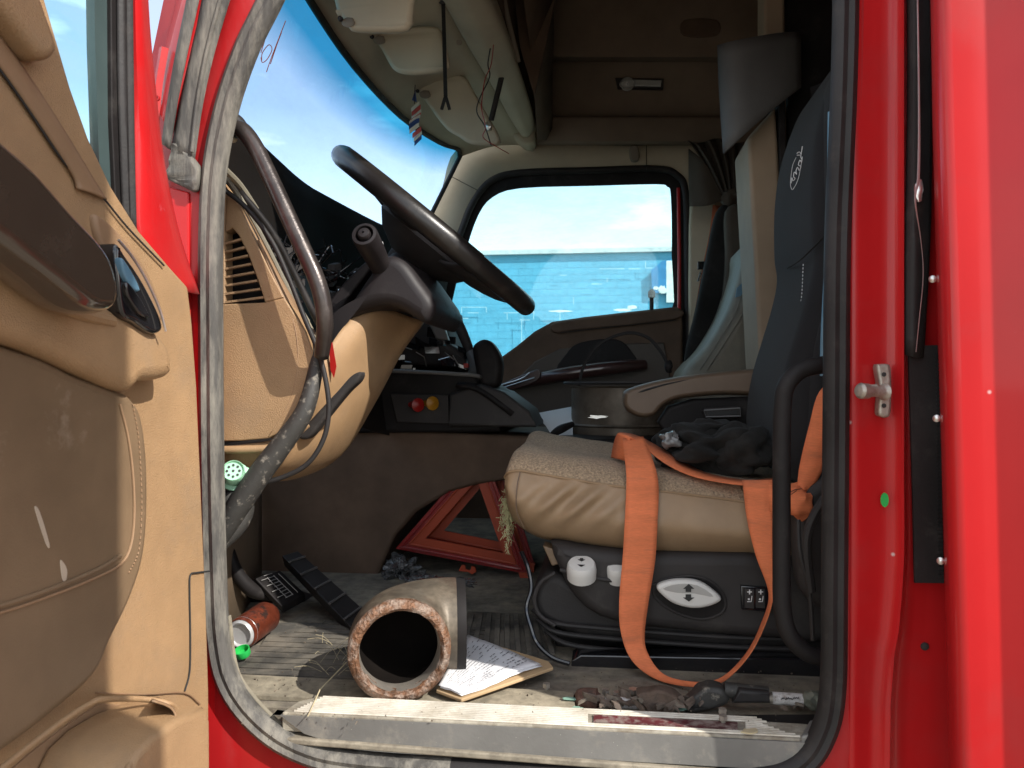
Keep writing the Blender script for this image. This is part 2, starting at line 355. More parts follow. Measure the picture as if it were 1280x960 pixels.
pt = [plate(irr(700, 389, 18, 1.6), YP, .004), plate(irr(778, 387.5, 13, 2), YP, .004), plate(irr(790, 384, 8, 3), YP - .002, .003),
      plate(irr(828, 362, 7, 6), YP - .006, .004), plate(irr(820, 360, 4, 3), YP - .008, .004)]
mk('peeled_paint', J(*pt), M['patch'], bw, smooth=0)
jl = []
for (x0, y0, x1, y1) in [(577, 384, 608, 384), (577, 384, 577, 391), (585, 391, 598, 391), (577, 398, 585, 398), (608, 384, 608, 390), (630, 391, 668, 391), (634, 391, 634, 399), (667, 384, 667, 399),
                         (700, 391, 700, 400), (650, 400, 662, 400), (717, 372, 717, 380), (807, 327, 807, 335), (807, 335, 815, 335), (786, 336, 800, 336), (750, 336, 780, 336), (740, 355, 752, 355), (650, 434, 660, 434),
                         (652, 399, 652, 432), (759, 348, 759, 352), (700, 344, 708, 344), (640, 372, 652, 372)]:
    jl.append(plate([(x0 - .5, y0 - .5), (x1 + .5, y0 - .5), (x1 + .5, y1 + .5), (x0 - .5, y1 + .5)], YP - .003, .003))
mk('bare_joint', J(*jl), mat('pale_blue_joint', (.36, .55, .62), .9), bw, smooth=0)
mk('repainted_patch', plate([(814, 338), (828, 326), (860, 322), (860, 368), (815, 366)], YP + .001, .004), M['dkblue'], bw)
mk('doorway_edge', plate([(833, 326), (870, 324), (870, 378), (833, 378)], YP - .003, .004), M['patch'], bw)
wp = single('wall_light', 'small grey post lamp against the blue wall near the window corner', 'lamp', J(tube([P(814.5, 388, 20.9), P(814.5, 372, 20.9)], .04, 8), lathe(P(814.5, 374, 20.9), Z, [(.02, 0), (.10, .05), (.10, .2), (.02, .28)], 10, True), tube([P(814.5, 388, 20.9), P(814.5, 388, 20.9) - Z * 2], .03, 8)), M['charcoal'])

# ============================================================ TRUCK CAB
cab = thing('truck_cab', 'red truck cab with tan interior seen through its open driver doorway', 'truck', W(0, .9, .6))
ZF = 1.172
# seal path round the door opening
SEAL = [(520, -260), (440, -190), (385, -110), (341, -10), (309, 55), (283, 130), (267, 210), (262, 300), (262, 420), (263, 560), (266, 700), (271, 800), (286, 858), (322, 905), (372, 938), (440, 955),
        (600, 966), (800, 975), (940, 974), (1000, 958), (1030, 918), (1042, 860), (1044, 740), (1046, 500), (1048, 300), (1056, 100), (1058, -60), (1050, -200), (990, -285), (800, -300), (620, -298)]
inner = px(SEAL, P, .0)
def outw(p, d):   # push outline point outwards in pixels
    cx, cy = 650, 380
    v = V((p[0] - cx, p[1] - cy)); v.normalize(); return (p[0] + v.x * d, p[1] + v.y * d)
# body ring on the front, bottom and top of the opening (pillar and sill side)
OUT = [(430, -420), (330, -320), (262, -180), (214, -40), (190, 75), (182, 120), (170, 240), (150, 300), (140, 420), (140, 560), (140, 700), (140, 850), (140, 1000), (150, 1200), (200, 1250), (440, 1260),
       (600, 1260), (800, 1260), (940, 1260), (1090, 1260), (1120, 1130), (1130, 960), (1130, 740), (1130, 500), (1130, 300), (1130, 100), (1130, -60), (1130, -300), (1000, -480), (800, -480), (620, -460)]
mid = [((a[0] * .72 + b[0] * .28), (a[1] * .72 + b[1] * .28)) for a, b in zip(SEAL, OUT)]
rows = [px(SEAL, P, .05), px(SEAL, P, .004), px(mid, P, -.001), px(OUT, P, .03), px(OUT, P, .14)]
li = list(range(0, 24)) + []
v, f = grid(rows, True)
mk('door_frame', (v, f), M['red_old'], cab, smooth=60, solid=.003)
# extra red: A pillar outer fold lines
mk('pillar_fold', sweep(px([(205, 60, -.004), (196, 120, -.008), (192, 200, -.01), (186, 290, -.012), (180, 330, -.012)], P), [(-.008, 0), (0, .006), (.008, 0), (0, -.004)], -N, 4), M['red'], cab)
mk('pillar_fold', loft([px([(232, -40, .02), (205, 70, .02), (196, 125, .02)], P), px([(262, -40, -.012), (225, 70, -.016), (204, 150, -.018)], P), px([(290, -40, -.004), (250, 70, -.006), (215, 170, -.006)], P)], 4, 3), M['red'], cab, solid=.003)
mk('pillar_fold', plate([(206, 232), (236, 240), (236, 420), (206, 420)], -.006, .008, 0), M['red'], cab, bevel=.003)
mk('pillar_bolt', lathe(P(197, 123, -.02), -N, [(.0045, 0), (.0045, .003), (.0025, .003), (.0025, .001)], 12, True), M['red'], cab)
# B pillar jamb and outer skin, continuous sheet made of vertical bands
def band(xs, extra=0):
    secs = []
    for x, Y in xs:
        col = []
        for y, dx, dY in [(-420, 0, 0), (0, 0, 0), (300, 0, 0), (600, 0, 0), (700, 0, 0), (790, extra * .4, .0), (880, extra, 0), (1250, extra * 1.2, 0)]:
            col.append(P(x + dx * (1 - abs(x - 1120) / 60 if abs(x - 1120) < 60 else 0), y, Y))
        secs.append(col)
    return secs
jamb = band([(1050, .03), (1058, .004), (1068, -.004), (1085, .0), (1112, .004), (1124, -.004), (1130, -.008), (1136, .014), (1158, .018), (1163, .018), (1215, .02)], -20)
mk('rear_jamb', loft(jamb, 2, 2), M['red'], cab, smooth=50)
skin = band([(1163, -.028), (1164, -.09), (1166, -.135), (1170, -.155), (1177, -.165), (1190, -.169), (1250, -.170), (1330, -.170), (1400, -.170), (1500, -.17)])
for c_ in skin:
    for k_, p_ in enumerate(c_): c_[k_] = p_ + A * max(0, (2.15 - p_.z)) * .026
mk('side_panel', loft(skin, 2, 2), M['red'], cab, smooth=50)
mk('shade_fairing', slab([W(.80, -.30, 3.4), W(.79, -.30, 2.6), W(.83, -.30, .9), W(2.2, -.30, .9), W(2.2, -.30, 3.4)], N * .2), M['red'], cab, bevel=.02)  # unseen fairing, added and slanted to throw the side panel's darker zone
mk('sleeper_side', J(box(W(1.5, 1.0, 3.1), 1.3, 2.1, .06), box(W(2.05, 1.0, 2.0), .05, 2.1, 2.4)), M['brown'], cab)
mk('jamb_plug', lathe(P(1156, 808, .016), -N, [(.006, 0), (.005, .002), (.001, .003)], 12, True), M['charcoal'], cab)
for (x, y) in [(1166, 349), (1171, 523), (1176, 701)]:
    mk('rivet', lathe(P(x, y, -.034), -N - A * .7, [(.0052, 0), (.005, .002), (.003, .0035), (.0005, .004)], 14, True), M['alu'], cab)
# weather strips on the rear jamb
strip = px([(1153, 432), (1155, 500), (1158, 600), (1161, 728)], P, .002)
mk('weather_strip', J(sweep(strip, [(-.004, -.020), (.001, -.020), (.004, -.015), (.002, -.009), (.004, -.002), (.006, 0), (.003, .003), (.003, .008), (.005, .014), (.003, .019), (-.004, .019)], A, 4),
    *[box(P(1171.5 + (y - 440) * .012, y, .0) , .006, .007, .0035) for y in range(445, 722, 5)]), M['rubber'], cab, smooth=30)
mk('weather_strip', J(loft([px([(1134, -60, .0), (1135, 100, .0), (1133, 250, -.004), (1131, 350, -.004), (1131, 443, -.004)], P), px([(1142, -60, -.012), (1143, 100, -.012), (1143, 250, -.016), (1142, 350, -.012), (1140, 446, -.012)], P),
    px([(1150, -60, -.010), (1152, 100, -.01), (1151, 230, -.012), (1150, 350, -.010), (1148, 447, -.01)], P), px([(1163, -60, .0), (1165, 100, .0), (1164, 190, .0), (1162, 300, -.002), (1154, 447, .0)], P)], 4, 3)), M['rubber'], cab, solid=.003)
tear = J(tube(px([(1146, -60, -.016), (1148, 60, -.018), (1149, 160, -.019), (1148, 222, -.02), (1144, 250, -.02), (1151, 300, -.016), (1154, 345, -.016), (1149, 400, -.016), (1145, 440, -.014)], P), [.0009, .0013, .0016, .002, .0012, .0006, .0006, .0006, .0006], 6, 5),
         blob(P(1149, 238, -.018), .006, .004, .016, .4, 6, 2))
mk('torn_edge', tear, M['alu'], cab)
# rubber strips on the A pillar
def flat(name, La, Lb, Y0, bulge, m, parent, **k):
    a = px(La, P, Y0); b = px(Lb, P, Y0); c = [(p + q) / 2 - N * bulge for p, q in zip(a, b)]
    return mk(name, loft([a, c, b], 5, 3), m, parent, **k)
flat('pillar_rubber', [(243, -40), (222, 60), (210, 130), (203, 180)], [(258, -40), (236, 60), (222, 130), (213, 187)], -.02, .005, M['rubber_dust'], cab, solid=.004)
flat('pillar_rubber', [(262, -40), (243, 50), (228, 120), (216, 180)], [(300, -40), (270, 60), (254, 130), (243, 205)], -.014, .009, M['rubber_dust'], cab, solid=.004)
mk('pillar_rubber', tube(px([(286, -40, -.022), (262, 50, -.024), (248, 120, -.024), (240, 190, -.024)], P), .003, 8, 5), M['rubber_dust'], cab)
pc = cr1(px([(216, 178), (243, 200), (246, 222), (241, 238), (226, 232), (205, 220), (210, 200)], P, -.022), 5, True)
pv, pf = puff(pc, N * .016, .005, 0); pv = [p - N * (.006 * noise.noise(p * 90)) for p in pv]
mk('pillar_rubber', (pv, pf), M['rubber_dust'], cab)
# main door seal
prof = [(-.014, -.016), (-.002, -.018), (.007, -.014), (.012, -.006), (.009, .001), (.013, .008), (.006, .016), (-.004, .018), (-.014, .016)]
sealp = px(SEAL, P, -.004)
spl = cr1(sealp, 5, True); n_ = len(spl)
lit = spl[-20:] + spl[:80]; dark = spl[79:-19]  # sunlit run coloured paler, dust included; shaded rest kept black
def seal_at(pts, closed=False): return sweep(pts, [(-a, b) for a, b in prof], A if False else N, 0, closed)
def sealsweep(pts):
    fr = frames(pts); rows = []
    for i, p in enumerate(pts):
        t = fr[i][0]; s = N.cross(t).normalized()
        rows.append([p - N * a + s * b for a, b in prof])
    v, f = grid(rows, True); return v, f
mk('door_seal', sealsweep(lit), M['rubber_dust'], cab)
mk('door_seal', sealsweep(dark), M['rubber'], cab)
# sill tread, ribs, front face
def GX(x, z, Y): 
    q = P(x, 480, Y); return V((q.x, q.y, z))
ZS = 1.190
sl = [(352, 0), (1012, 0)]
top = [GX(352, ZS, .0), GX(1000, ZS, .0), GX(1018, ZS, .03), GX(1010, ZS, .055), GX(405, ZS, .075), GX(372, ZS, .045)]
mk('sill_tread', slab(top, -Z * .03), mat('grimy_tread_base', (.33, .30, .24), .7, var=.25, vs=12, dirt=(.16, .13, .095), ds=22, dth=(.45, .7), bump=.4, bs=150, var2=.3, v2s=60), cab, bevel=.003)
ribs = []
for i in range(10):
    Y = .006 + i * .0066
    a = GX(368 + i * 4, ZS + .0005, Y); b = GX((735 if 1 < i < 7 else 1000 - i * 6), ZS + .0005, Y + (0))
    ribs.append(tube([a, b], .0021, 6))
    if 1 < i < 7: ribs.append(tube([GX(932, ZS + .0005, Y), GX(995 - i * 7, ZS + .0005, Y)], .0017, 6))
mk('tread_rib', J(*ribs), M['sill'], cab, kind='stuff')
mk('sill_plate_sticker', slab([GX(742, ZS + .001, .018), GX(922, ZS + .001, .016), GX(922, ZS + .001, .042), GX(742, ZS + .001, .044)], Z * .0015), mat('faded_maroon_strip', (.085, .014, .018), .6, var=.4, dirt=(.22, .17, .15), ds=55, dth=(.44, .60)), cab)
mk('sill_front', J(slab([GX(340, ZS - .004, -.002), GX(350, ZS - .004, -.003), GX(380, ZS - .03, -.004), GX(420, ZS - .043, -.005), GX(1010, ZS - .045, -.005), GX(1020, ZS - .004, -.003)], N * .02)), M['sill_face'], cab, bevel=.007)
mk('sill_ledge', J(slab([GX(345, ZS - .034, -.012), GX(1035, ZS - .05, -.014), GX(1035, ZS - .052, .02), GX(345, ZS - .034, .02)], -Z * .01)), mat('grimy_ledge', (.24, .21, .16), .8, var=.3, vs=20, dirt=(.10, .085, .065), ds=26, dth=(.45, .7)), cab, bevel=.003)
mk('sill_end_cap', slab([GX(1000, ZS + .004, .0), GX(1035, ZS + .012, -.005), GX(1036, ZS + .012, .05), GX(1012, ZS + .004, .06)], -Z * .03), M['sill_face'], cab, bevel=.004)
# tan strip inside left lower seal
mk('sill_edge', sweep(px([(283, 770, .01), (292, 835, .012), (312, 870, .012), (345, 905, .01), (372, 925, .005)], P), [(-.006, -.004), (.006, -.004), (.006, .004), (-.006, .004)], N, 5), mat('dusty_edge', (.27, .24, .18), .9, var=.3, dirt=(.12, .10, .08), ds=30), cab)
# floor
mk('floor', slab([W(-1.2, .058, ZF), W(1.1, .058, ZF), W(2.0, 2.0, ZF), W(-1.2, 2.0, ZF)], -Z * .03), M['floor'], cab)
# close the cab: roof, far wall, fire wall
mk('roof', slab([W(-.55, .0, 3.05), W(2.1, .0, 3.2), W(2.1, 2.05, 3.2), W(-.55, 2.05, 3.05)], Z * .03), M['lining'], cab)
for q_, y_ in (([W(.53, .03, ZF), W(2.1, .03, ZF), W(2.1, .03, 3.2), W(.53, .03, 3.2)], 0), ([W(.55, 2.02, ZF), W(2.1, 2.02, ZF), W(2.1, 2.02, 3.2), W(.55, 2.02, 3.2)], 0), ([W(-.5, .02, 2.62), W(.5, .02, 2.62), W(.5, .02, 3.2), W(-.5, .02, 3.2)], 0)):
    mk('cab_wall', slab(q_, N * .02), M['brown'], cab)
mk('fire_wall', J(slab([W(-.95, .02, .9), W(-.95, 2.05, .9), W(-.95, 2.05, 1.75), W(-.95, .02, 1.75)], -A * .03)), M['brown'], cab)
mk('fire_wall', slab([W(-.95, 2.06, .9), W(-.36, 2.06, .9), W(-.36, 2.06, 1.75), W(-.95, 2.06, 1.75)], N * .03), M['brown'], cab)
mk('cowl_side', slab([W(-.95, -.0, .9), W(-.47, -.0, .9), W(-.47, -.0, 1.80), W(-.95, -.0, 1.75)], N * .015), M['red'], cab)
# windshield, header, overhead console
wt = [P(330, -120, .25), P(352, -60, .4), P(384, 0, .6), P(440, 82, .9), P(500, 146, 1.3), P(548, 178, 1.65), P(570, 186, 1.84), P(573, 196, 1.9)]
secs = []; 
def wsh(p, s): return p + V((0, 0, -s * .78)) - A * (.40 * s) * (1 if True else 0)
rows_w = [[wsh(p, s) for p in cr1(wt, 5)] for s in [i / 12 for i in range(13)]]
gv, gf = grid(rows_w)
ws = mk('windshield', (gv, gf), M['wglass'], cab, smooth=180)
at = ws.data.attributes.new('shade', 'FLOAT', 'POINT')
nn = len(rows_w[0])
for i in range(len(gv)):
    r_, c_ = divmod(i, nn); at.data[i].value = max(0, 1 - r_ / 12 * 2.35 - .22 * (c_ / nn))
mk('windshield_gasket', tube([p + A * .006 for p in cr1(wt, 4)], .010, 8), M['rubber'], cab)
mk('windshield_gasket', tube([wsh(wt[-1], s) + A * .006 for s in (0, .3, .6, 1)], .009, 8), M['rubber'], cab)
hd_a = [p + A * .008 for p in wt]
hd_b = px([(500, -140, .3), (520, -80, .5), (545, -20, .72), (582, 50, 1.0), (618, 110, 1.35), (640, 150, 1.65), (655, 172, 1.85), (662, 182, 1.93)], P)
hd_m = [(a * .5 + b * .5) + Z * .02 for a, b in zip(hd_a, hd_b)]
mk('header_panel', loft([hd_a, hd_m, hd_b], 4, 4), M['headliner'], cab, smooth=60, solid=.01, off=1)
# overhead console roll
e1 = px([(560, -140, .3), (575, -80, .5), (598, -15, .72), (632, 55, 1.0), (652, 112, 1.35), (664, 148, 1.65), (669, 166, 1.85), (670, 182, 1.93)], P)
roll = []
for a, b in zip(hd_b, e1):
    c = (a + b) / 2; h = b - a
    roll.append([a, a * .85 + b * .15 - Z * .012, c - Z * .02, a * .25 + b * .75 - Z * .012 , b + Z * .01, b + Z * .05 - A * .005, b + Z * .13 - A * .03])
mk('overhead_console', loft(roll, 4, 4), M['headliner'], cab, smooth=60, solid=.006)
mk('console_back_lining', loft([[b + Z * .12 - A * .03 for b in e1], [b + Z * 1.0 - A * .03 for b in e1]], 3, 1), M['brown'], cab, solid=.01)
mk('console_end', puff(px([(645, 100), (660, 130), (667, 158), (666, 176), (652, 178), (628, 150), (615, 115)], P, 1.80), N * .1, .015), M['headliner'], cab)
# far A pillar trim and door surround (sheet with window opening)
DOR = [(538, 560), (540, 430), (556, 350), (578, 285), (592, 252), (614, 226), (650, 216), (740, 213), (820, 211), (846, 219), (857, 242), (859, 330), (860, 400), (862, 480), (866, 600), (866, 730), (700, 735), (540, 735)]
DUT = [(480, 560), (490, 430), (520, 335), (541, 266), (552, 238), (572, 186), (640, 179), (740, 180), (820, 180), (885, 180), (892, 242), (892, 330), (892, 400), (895, 480), (895, 600), (895, 780), (700, 780), (480, 780)]
n1 = px(DOR, P, 2.02); n2 = px(DOR, P, 1.975); n3 = [(a * .75 + b * .25) for a, b in zip(px(DOR, P, 1.955), px(DUT, P, 1.955))]; n4 = px(DUT, P, 1.95)
mk('door_surround', grid([cr1(r, 4, True) for r in (n1, n2, n3, n4)], True), M['headliner'], cab, smooth=60, solid=.004)
mk('door_seal', tube(cr1(px(DOR, P, 1.965), 5, True), .014, 10, 0, True), M['rubber'], cab)
mk('trim_seam', J(tube(px([(563, 220, 1.94), (578, 228, 1.938), (601, 240, 1.935)], P), .0015, 5), tube(px([(808, 180, 1.945), (808, 213, 1.945)], P), .0015, 5), tube(px([(600, 181.5, 1.94), (700, 180, 1.94), (860, 180, 1.94)], P), .0025, 5)), M['mark'], cab)
mk('coat_hook', puff(px([(787, 184), (797, 182), (799, 198), (789, 200)], P, 1.915), N * .03, .006), M['side_trim'], cab)
mk('far_pillar_trim', puff(px([(864, 235), (892, 232), (890, 300), (880, 400), (866, 470), (862, 470)], P, 1.93), N * .05, .012), M['headliner'], cab)
# far side upper: cabinet wall, lamp shelf
pr = [(-300, 1.60), (40, 1.62), (60, 1.64), (76, 1.78), (82, 1.82), (140, 1.90), (146, 1.86), (150, 1.84), (176, 1.86), (181, 1.95)]
mk('upper_side_lining', loft([[P(x, y, Y) for x in (655, 760, 900, 1100)] for y, Y in pr], 1, 3), M['lining'], cab, smooth=50, solid=.005)
mk('cabinet_door', J(tube(px([(760, -60, 1.61), (714, 24, 1.62), (716, 40, 1.62), (726, 56, 1.63), (905, 59, 1.635)], P), .0018, 5), tube(px([(912, -60, 1.6), (912, 60, 1.635)], P), .002, 5)), M['mark'], cab)
mk('cabinet_latch', puff(px([(855, 25), (896, 25), (896, 44), (855, 44)], P, 1.612), N * .02, .003), M['brown'], cab)
mk('windshield_side_lining', loft([px([(640, -120, .9), (655, 0, 1.1), (666, 90, 1.4), (672, 175, 1.8)], P), px([(660, -120, 1.0), (690, 0, 1.3), (690, 90, 1.6), (690, 175, 1.9)], P)], 4, 2), M['brown'], cab, solid=.004)
# dome lamp
dl = thing('dome_lamp', 'clear reading lamp with round eyeball lens on the dark upper side lining', 'lamp', P(800, 103, 1.86))
mk('lamp_bezel', puff(px([(769, 97), (830, 98), (829, 110), (772, 109)], P, 1.835), N * .03, .004, 1), M['charcoal'], dl)
mk('lens', puff(px([(790, 99), (827, 100), (826, 108), (792, 107)], P, 1.83), N * .02, .003, 1), M['lens'], dl)
mk('eyeball_lens', lathe(P(784, 105, 1.84), -N - Z * .4, [(.026, 0), (.024, .008), (.012, .012), (.002, .013)], 20), M['lens'], dl)
mk('ring', tube([P(784, 105, 1.825) + A * (.027 * math.cos(t * .3)) + Z * (.017 * math.sin(t * .3)) for t in range(21)], .002, 6, 0, True), M['alu'], dl)
# ============================================================ DRIVER DOOR (open)
dd = thing('driver_door', 'open driver door with tan inner trim, brown armrest and map pocket, left of the doorway', 'door', DO - Z * .9)
mk('trim_panel', dplate([(40, -60), (58, 0), (74, 55), (90, 110), (112, 172), (140, 232), (175, 288), (215, 335), (236, 358), (241, 400), (247, 480), (253, 620), (259, 760), (262, 860), (263, 1000), (262, 1250), (-300, 1700), (-300, -500), (0, -140)], .030, .035), M['tan'], dd, bevel=.006)
mk('ledge_pad', puff(px([(-30, -60), (20, -70), (48, -20), (64, 22), (75, 55), (72, 70), (58, 74), (38, 52), (8, 12), (-30, -40)], D, .062), -DN * .04, .012), M['tan'], dd)
flat_a = px([(-30, 10), (10, 60), (50, 118), (88, 178), (118, 228), (132, 250)], D, .033); flat_b = px([(-30, 45), (5, 92), (42, 145), (72, 190), (92, 222), (96, 236)], D, .034)
mk('insert_band', loft([flat_a, [(a + b) / 2 + DN * .003 for a, b in zip(flat_a, flat_b)], flat_b], 5, 3), M['tan_d'], dd, solid=.004)
mk('trim_seam', tube(px([(-30, 50), (5, 94), (42, 147), (72, 192), (93, 217), (125, 243), (160, 285), (205, 332)], D, .034), .0013, 6, 5), M['mark'], dd)
def dpuff(pts, off, dep, r, sub=5): return puff(px(pts, D, off), -DN * dep, r, sub)
# raised armrest carrier
mk('armrest_carrier', dpuff([(-100, 150), (0, 268), (60, 322), (120, 372), (160, 392), (196, 410), (216, 436), (219, 466), (205, 475), (182, 477), (165, 489), (120, 470), (60, 442), (0, 420), (-100, 372)], .072, .06, .018), M['tan'], dd, smooth=60)
mk('handle_recess_patch', dpuff([(120, 268), (146, 286), (172, 318), (192, 352), (205, 390), (200, 402), (178, 392), (150, 350), (128, 310)], .038, .02, .006), M['tan_d'], dd, smooth=60)  # raised patch; the pocket's shade is put into its darker tan
# brown armrest pull
ap = [(-110, 40), (-50, 105), (0, 160), (50, 206), (95, 258), (130, 296), (148, 325), (156, 360), (152, 386), (138, 393), (112, 386), (66, 352), (20, 318), (-30, 280), (-110, 215)]
mk('armrest_pull', puff(px(ap, D, .135), -DN * .07, .034, 5, 6, .016), M['brown_gloss'], dd, smooth=70)
mk('pull_lip', tube(px([(-60, 268, .075), (0, 322, .075), (60, 372, .075), (100, 392, .074), (140, 402, .07)], D), .007, 8, 5), M['tan'], dd)
mk('window_reflection_decal', dpuff([(8, 212), (70, 258), (38, 274)], .1365, .001, .0003, 0), mat('pale_sticker', (.20, .23, .22), .35), dd) if False else None
sw = mk('switch_panel', dpuff([(146, 308), (160, 322), (180, 352), (200, 392), (204, 412), (192, 417), (172, 404), (152, 386)], .082, .03, .006), M['black_gloss'], dd, smooth=60)
mk('switch', dpuff([(153, 322), (166, 340), (176, 362), (168, 362), (156, 344)], .088, .012, .003), M['steelblue'], sw)
mk('switch', dpuff([(160, 352), (176, 372), (188, 396), (176, 392), (160, 368)], .088, .012, .003), M['black_gloss'], sw)
mk('trim_ring', tube(px([(148, 300), (166, 322), (184, 352), (200, 388), (207, 414)], D, .088), .0016, 6, 5), M['alu'], sw)
mk('padded_insert', dpuff([(-120, 378), (0, 428), (60, 450), (100, 470), (150, 488), (166, 496), (180, 520), (187, 570), (188, 640), (182, 700), (165, 752), (142, 800), (120, 846), (60, 900), (-20, 960), (-120, 1030)], .054, .03, .012, 4), M['tan_leather'], dd, smooth=60)
seam = px([(-60, 778), (0, 766), (60, 746), (120, 722), (152, 704), (164, 680), (168, 640), (166, 590), (160, 545), (150, 505)], D, .0555)
mk('pad_seam', tube(seam, .0016, 6, 5), M['tan_d'], dd)
mk('pad_welt', tube([p + DN * .001 for p in px([(-60, 768), (0, 757), (60, 737), (120, 712), (150, 694)], D, .054)], .0028, 6, 5), M['tan_leather'], dd)
st = []
sp = cr1(px([(166, 505), (173, 545), (176, 590), (177, 640), (173, 690), (160, 718)], D, .0548), 14)
for i in range(0, len(sp) - 1, 2): st.append(tube([sp[i], sp[i + 1]], .0009, 5))
mk('stitching', J(*st), M['tan_d'], dd, kind='stuff')
mk('scuff_mark', J(dpuff([(44, 636), (50, 640), (62, 680), (58, 680)], .0548, .001, .0002, 4), dpuff([(76, 700), (84, 712), (82, 728), (78, 722)], .0548, .001, .0002, 4)), mat('pale_scuff', (.42, .34, .26), .7), dd)
mk('pocket_wall', dpuff([(30, 975), (62, 935), (96, 905), (122, 893), (150, 965), (172, 938), (200, 918), (224, 902), (222, 884), (250, 876), (263, 880), (264, 1250), (-100, 1250)], .075, .02, .005, 0), M['tan'], dd, smooth=50) if False else None
mk('pocket_rim', tube(px([(-60, 1010, .06), (30, 938, .06), (80, 900, .06), (112, 880, .062), (130, 874, .066), (180, 874, .075), (212, 880, .095), (222, 890, .115), (214, 904, .125), (190, 920, .13), (168, 945, .135), (152, 985, .14), (146, 1040, .14)], D), .0035, 10, 5), M['tan'], dd)
mk('pocket_wall', dpuff([(148, 1040), (154, 985), (170, 946), (192, 921), (222, 900), (258, 884), (264, 900), (266, 1250), (140, 1250)], .142, .11, .008, 0), M['tan'], dd, smooth=50)
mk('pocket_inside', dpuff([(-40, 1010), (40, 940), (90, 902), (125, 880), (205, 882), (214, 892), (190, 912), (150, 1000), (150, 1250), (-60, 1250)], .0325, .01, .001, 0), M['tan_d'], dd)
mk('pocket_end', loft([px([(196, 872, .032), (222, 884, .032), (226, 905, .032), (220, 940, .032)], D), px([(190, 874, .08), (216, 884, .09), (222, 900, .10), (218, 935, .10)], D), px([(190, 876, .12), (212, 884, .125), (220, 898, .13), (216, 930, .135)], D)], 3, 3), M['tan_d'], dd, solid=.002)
mk('trim_seam', tube(px([(262, 714), (246, 716), (238, 719), (237, 740), (238, 800), (237, 840), (231, 864)], D, .0315), .0014, 6, 4), M['mark'], dd)
mk('trim_seam', tube(px([(120, 866), (180, 868), (230, 866), (250, 880)], D, .0325), .0012, 6, 4), M['tan_d'], dd)
# window, its run channel and the red edge of the door
mk('window_glass', dplate([(-40, -140), (134, -140), (138, 120), (146, 262), (128, 230), (100, 160), (70, 60), (30, -60)], -.012, .004), M['glass'], dd)
mk('glass_channel', dplate([(116, -140), (139, -140), (141, 120), (146, 250), (136, 232), (124, 205), (119, 60)], -.004, .012), mat('teal_grey_channel', (.05, .075, .075), .4), dd)
mk('glass_channel', dplate([(138, -140), (146, -140), (150, 120), (158, 300), (146, 285), (140, 150)], .002, .014), M['black'], dd, bevel=.002)
rb = [p for p in px([(145, -140), (146, 0), (147, 100), (150, 200), (153, 278)], D, .004)]; rc = px([(163, -140), (164, 0), (165, 100), (166, 200), (168, 295)], D, .004)
rb2 = [(a * 3 + b) / 4 + DN * .006 for a, b in zip(rb, rc)]; rb3 = [(a + b) / 2 + DN * .004 for a, b in zip(rb, rc)]; rb4 = [(a + b * 3) / 4 + DN * .008 for a, b in zip(rb, rc)]
mk('run_rubber', loft([rb, rb2, rb3, rb4, rc], 4, 3), M['rubber'], dd, solid=.004, off=1)
mk('door_edge', loft([px([(163, -140), (164, 0), (165, 120), (166, 230), (172, 310), (200, 350)], D, .001), px([(172, -140), (172, 0), (176, 120), (184, 230), (196, 320), (222, 362)], D, .009), px([(181, -140), (182, 0), (192, 120), (203, 210), (222, 300), (246, 368)], D, -.004), px([(181, -140), (182, 0), (192, 120), (203, 210), (222, 300), (246, 368)], D, -.03)], 4, 3), M['red'], dd, smooth=40, solid=.003, off=-1)
mk('door_outer_skin', dplate([(240, 358), (250, 560), (262, 1250), (-300, 1700), (-300, -560), (-60, -560), (-60, 60), (60, 170), (172, 300)], -.03, .02), M['red'], dd)

# ============================================================ PASSENGER DOOR
pd = thing('passenger_door', 'closed passenger door with dark brown inner trim under the far window', 'door', P(700, 700, 2.0))
FG = [(556, 452), (566, 372), (583, 310), (598, 268), (616, 246), (650, 235), (740, 232), (820, 230), (834, 233), (839, 245), (840, 320), (836, 398), (760, 402), (690, 420), (640, 452)]
def outw2(p, d):
    v = V((p[0] - 710, p[1] - 400)); v.normalize(); return (p[0] + v.x * d, p[1] + v.y * d)
DOO = [(545, 452), (552, 368), (566, 310), (586, 258), (608, 234), (650, 222), (740, 219), (820, 217), (842, 222), (850, 243), (852, 320), (853, 398), (853, 450), (850, 560), (640, 560)]
f1 = [q_ for q_ in px([outw2(p_, 9) for p_ in DOO], P, 1.985)]; f2 = px(DOO, P, 1.975); f3 = px(FG, P, 1.985); f4 = px(FG, P, 2.02)
mk('window_frame', grid([cr1(r, 3, True) for r in (f1, f2, f3, f4)], True), M['black'], pd, smooth=50, solid=.003)
mk('window_glass', plate([(540, 460), (560, 300), (596, 240), (650, 228), (842, 228), (844, 420), (700, 460)], 2.01, .004), M['glass'], pd)
mk('door_edge', tube(px([(848, 235, 1.97), (849, 320, 1.97), (849, 400, 1.968), (850, 470, 1.968)], P), .007, 8, 4), M['red'], pd)
mk('trim_panel', puff(px([(520, 470), (600, 452), (628, 445), (646, 432), (668, 414), (690, 402), (730, 396), (800, 388), (846, 383), (853, 388), (854, 480), (852, 730), (520, 730)], P, 1.93), N * .05, .012, 0), M['brown'], pd, smooth=50)
mk('ledge_pad', puff(px([(688, 408), (700, 402), (760, 394), (845, 386), (848, 398), (790, 406), (720, 413), (694, 416)], P, 1.915), N * .03, .008), M['brown'], pd)
mk('inner_panel', puff(px([(630, 505), (640, 480), (668, 452), (700, 436), (760, 430), (830, 428), (838, 470), (838, 560), (630, 560)], P, 1.918), N * .03, .006, 0), mat('brown_grained_inner', (.075, .058, .045), .6, var=.1), pd)
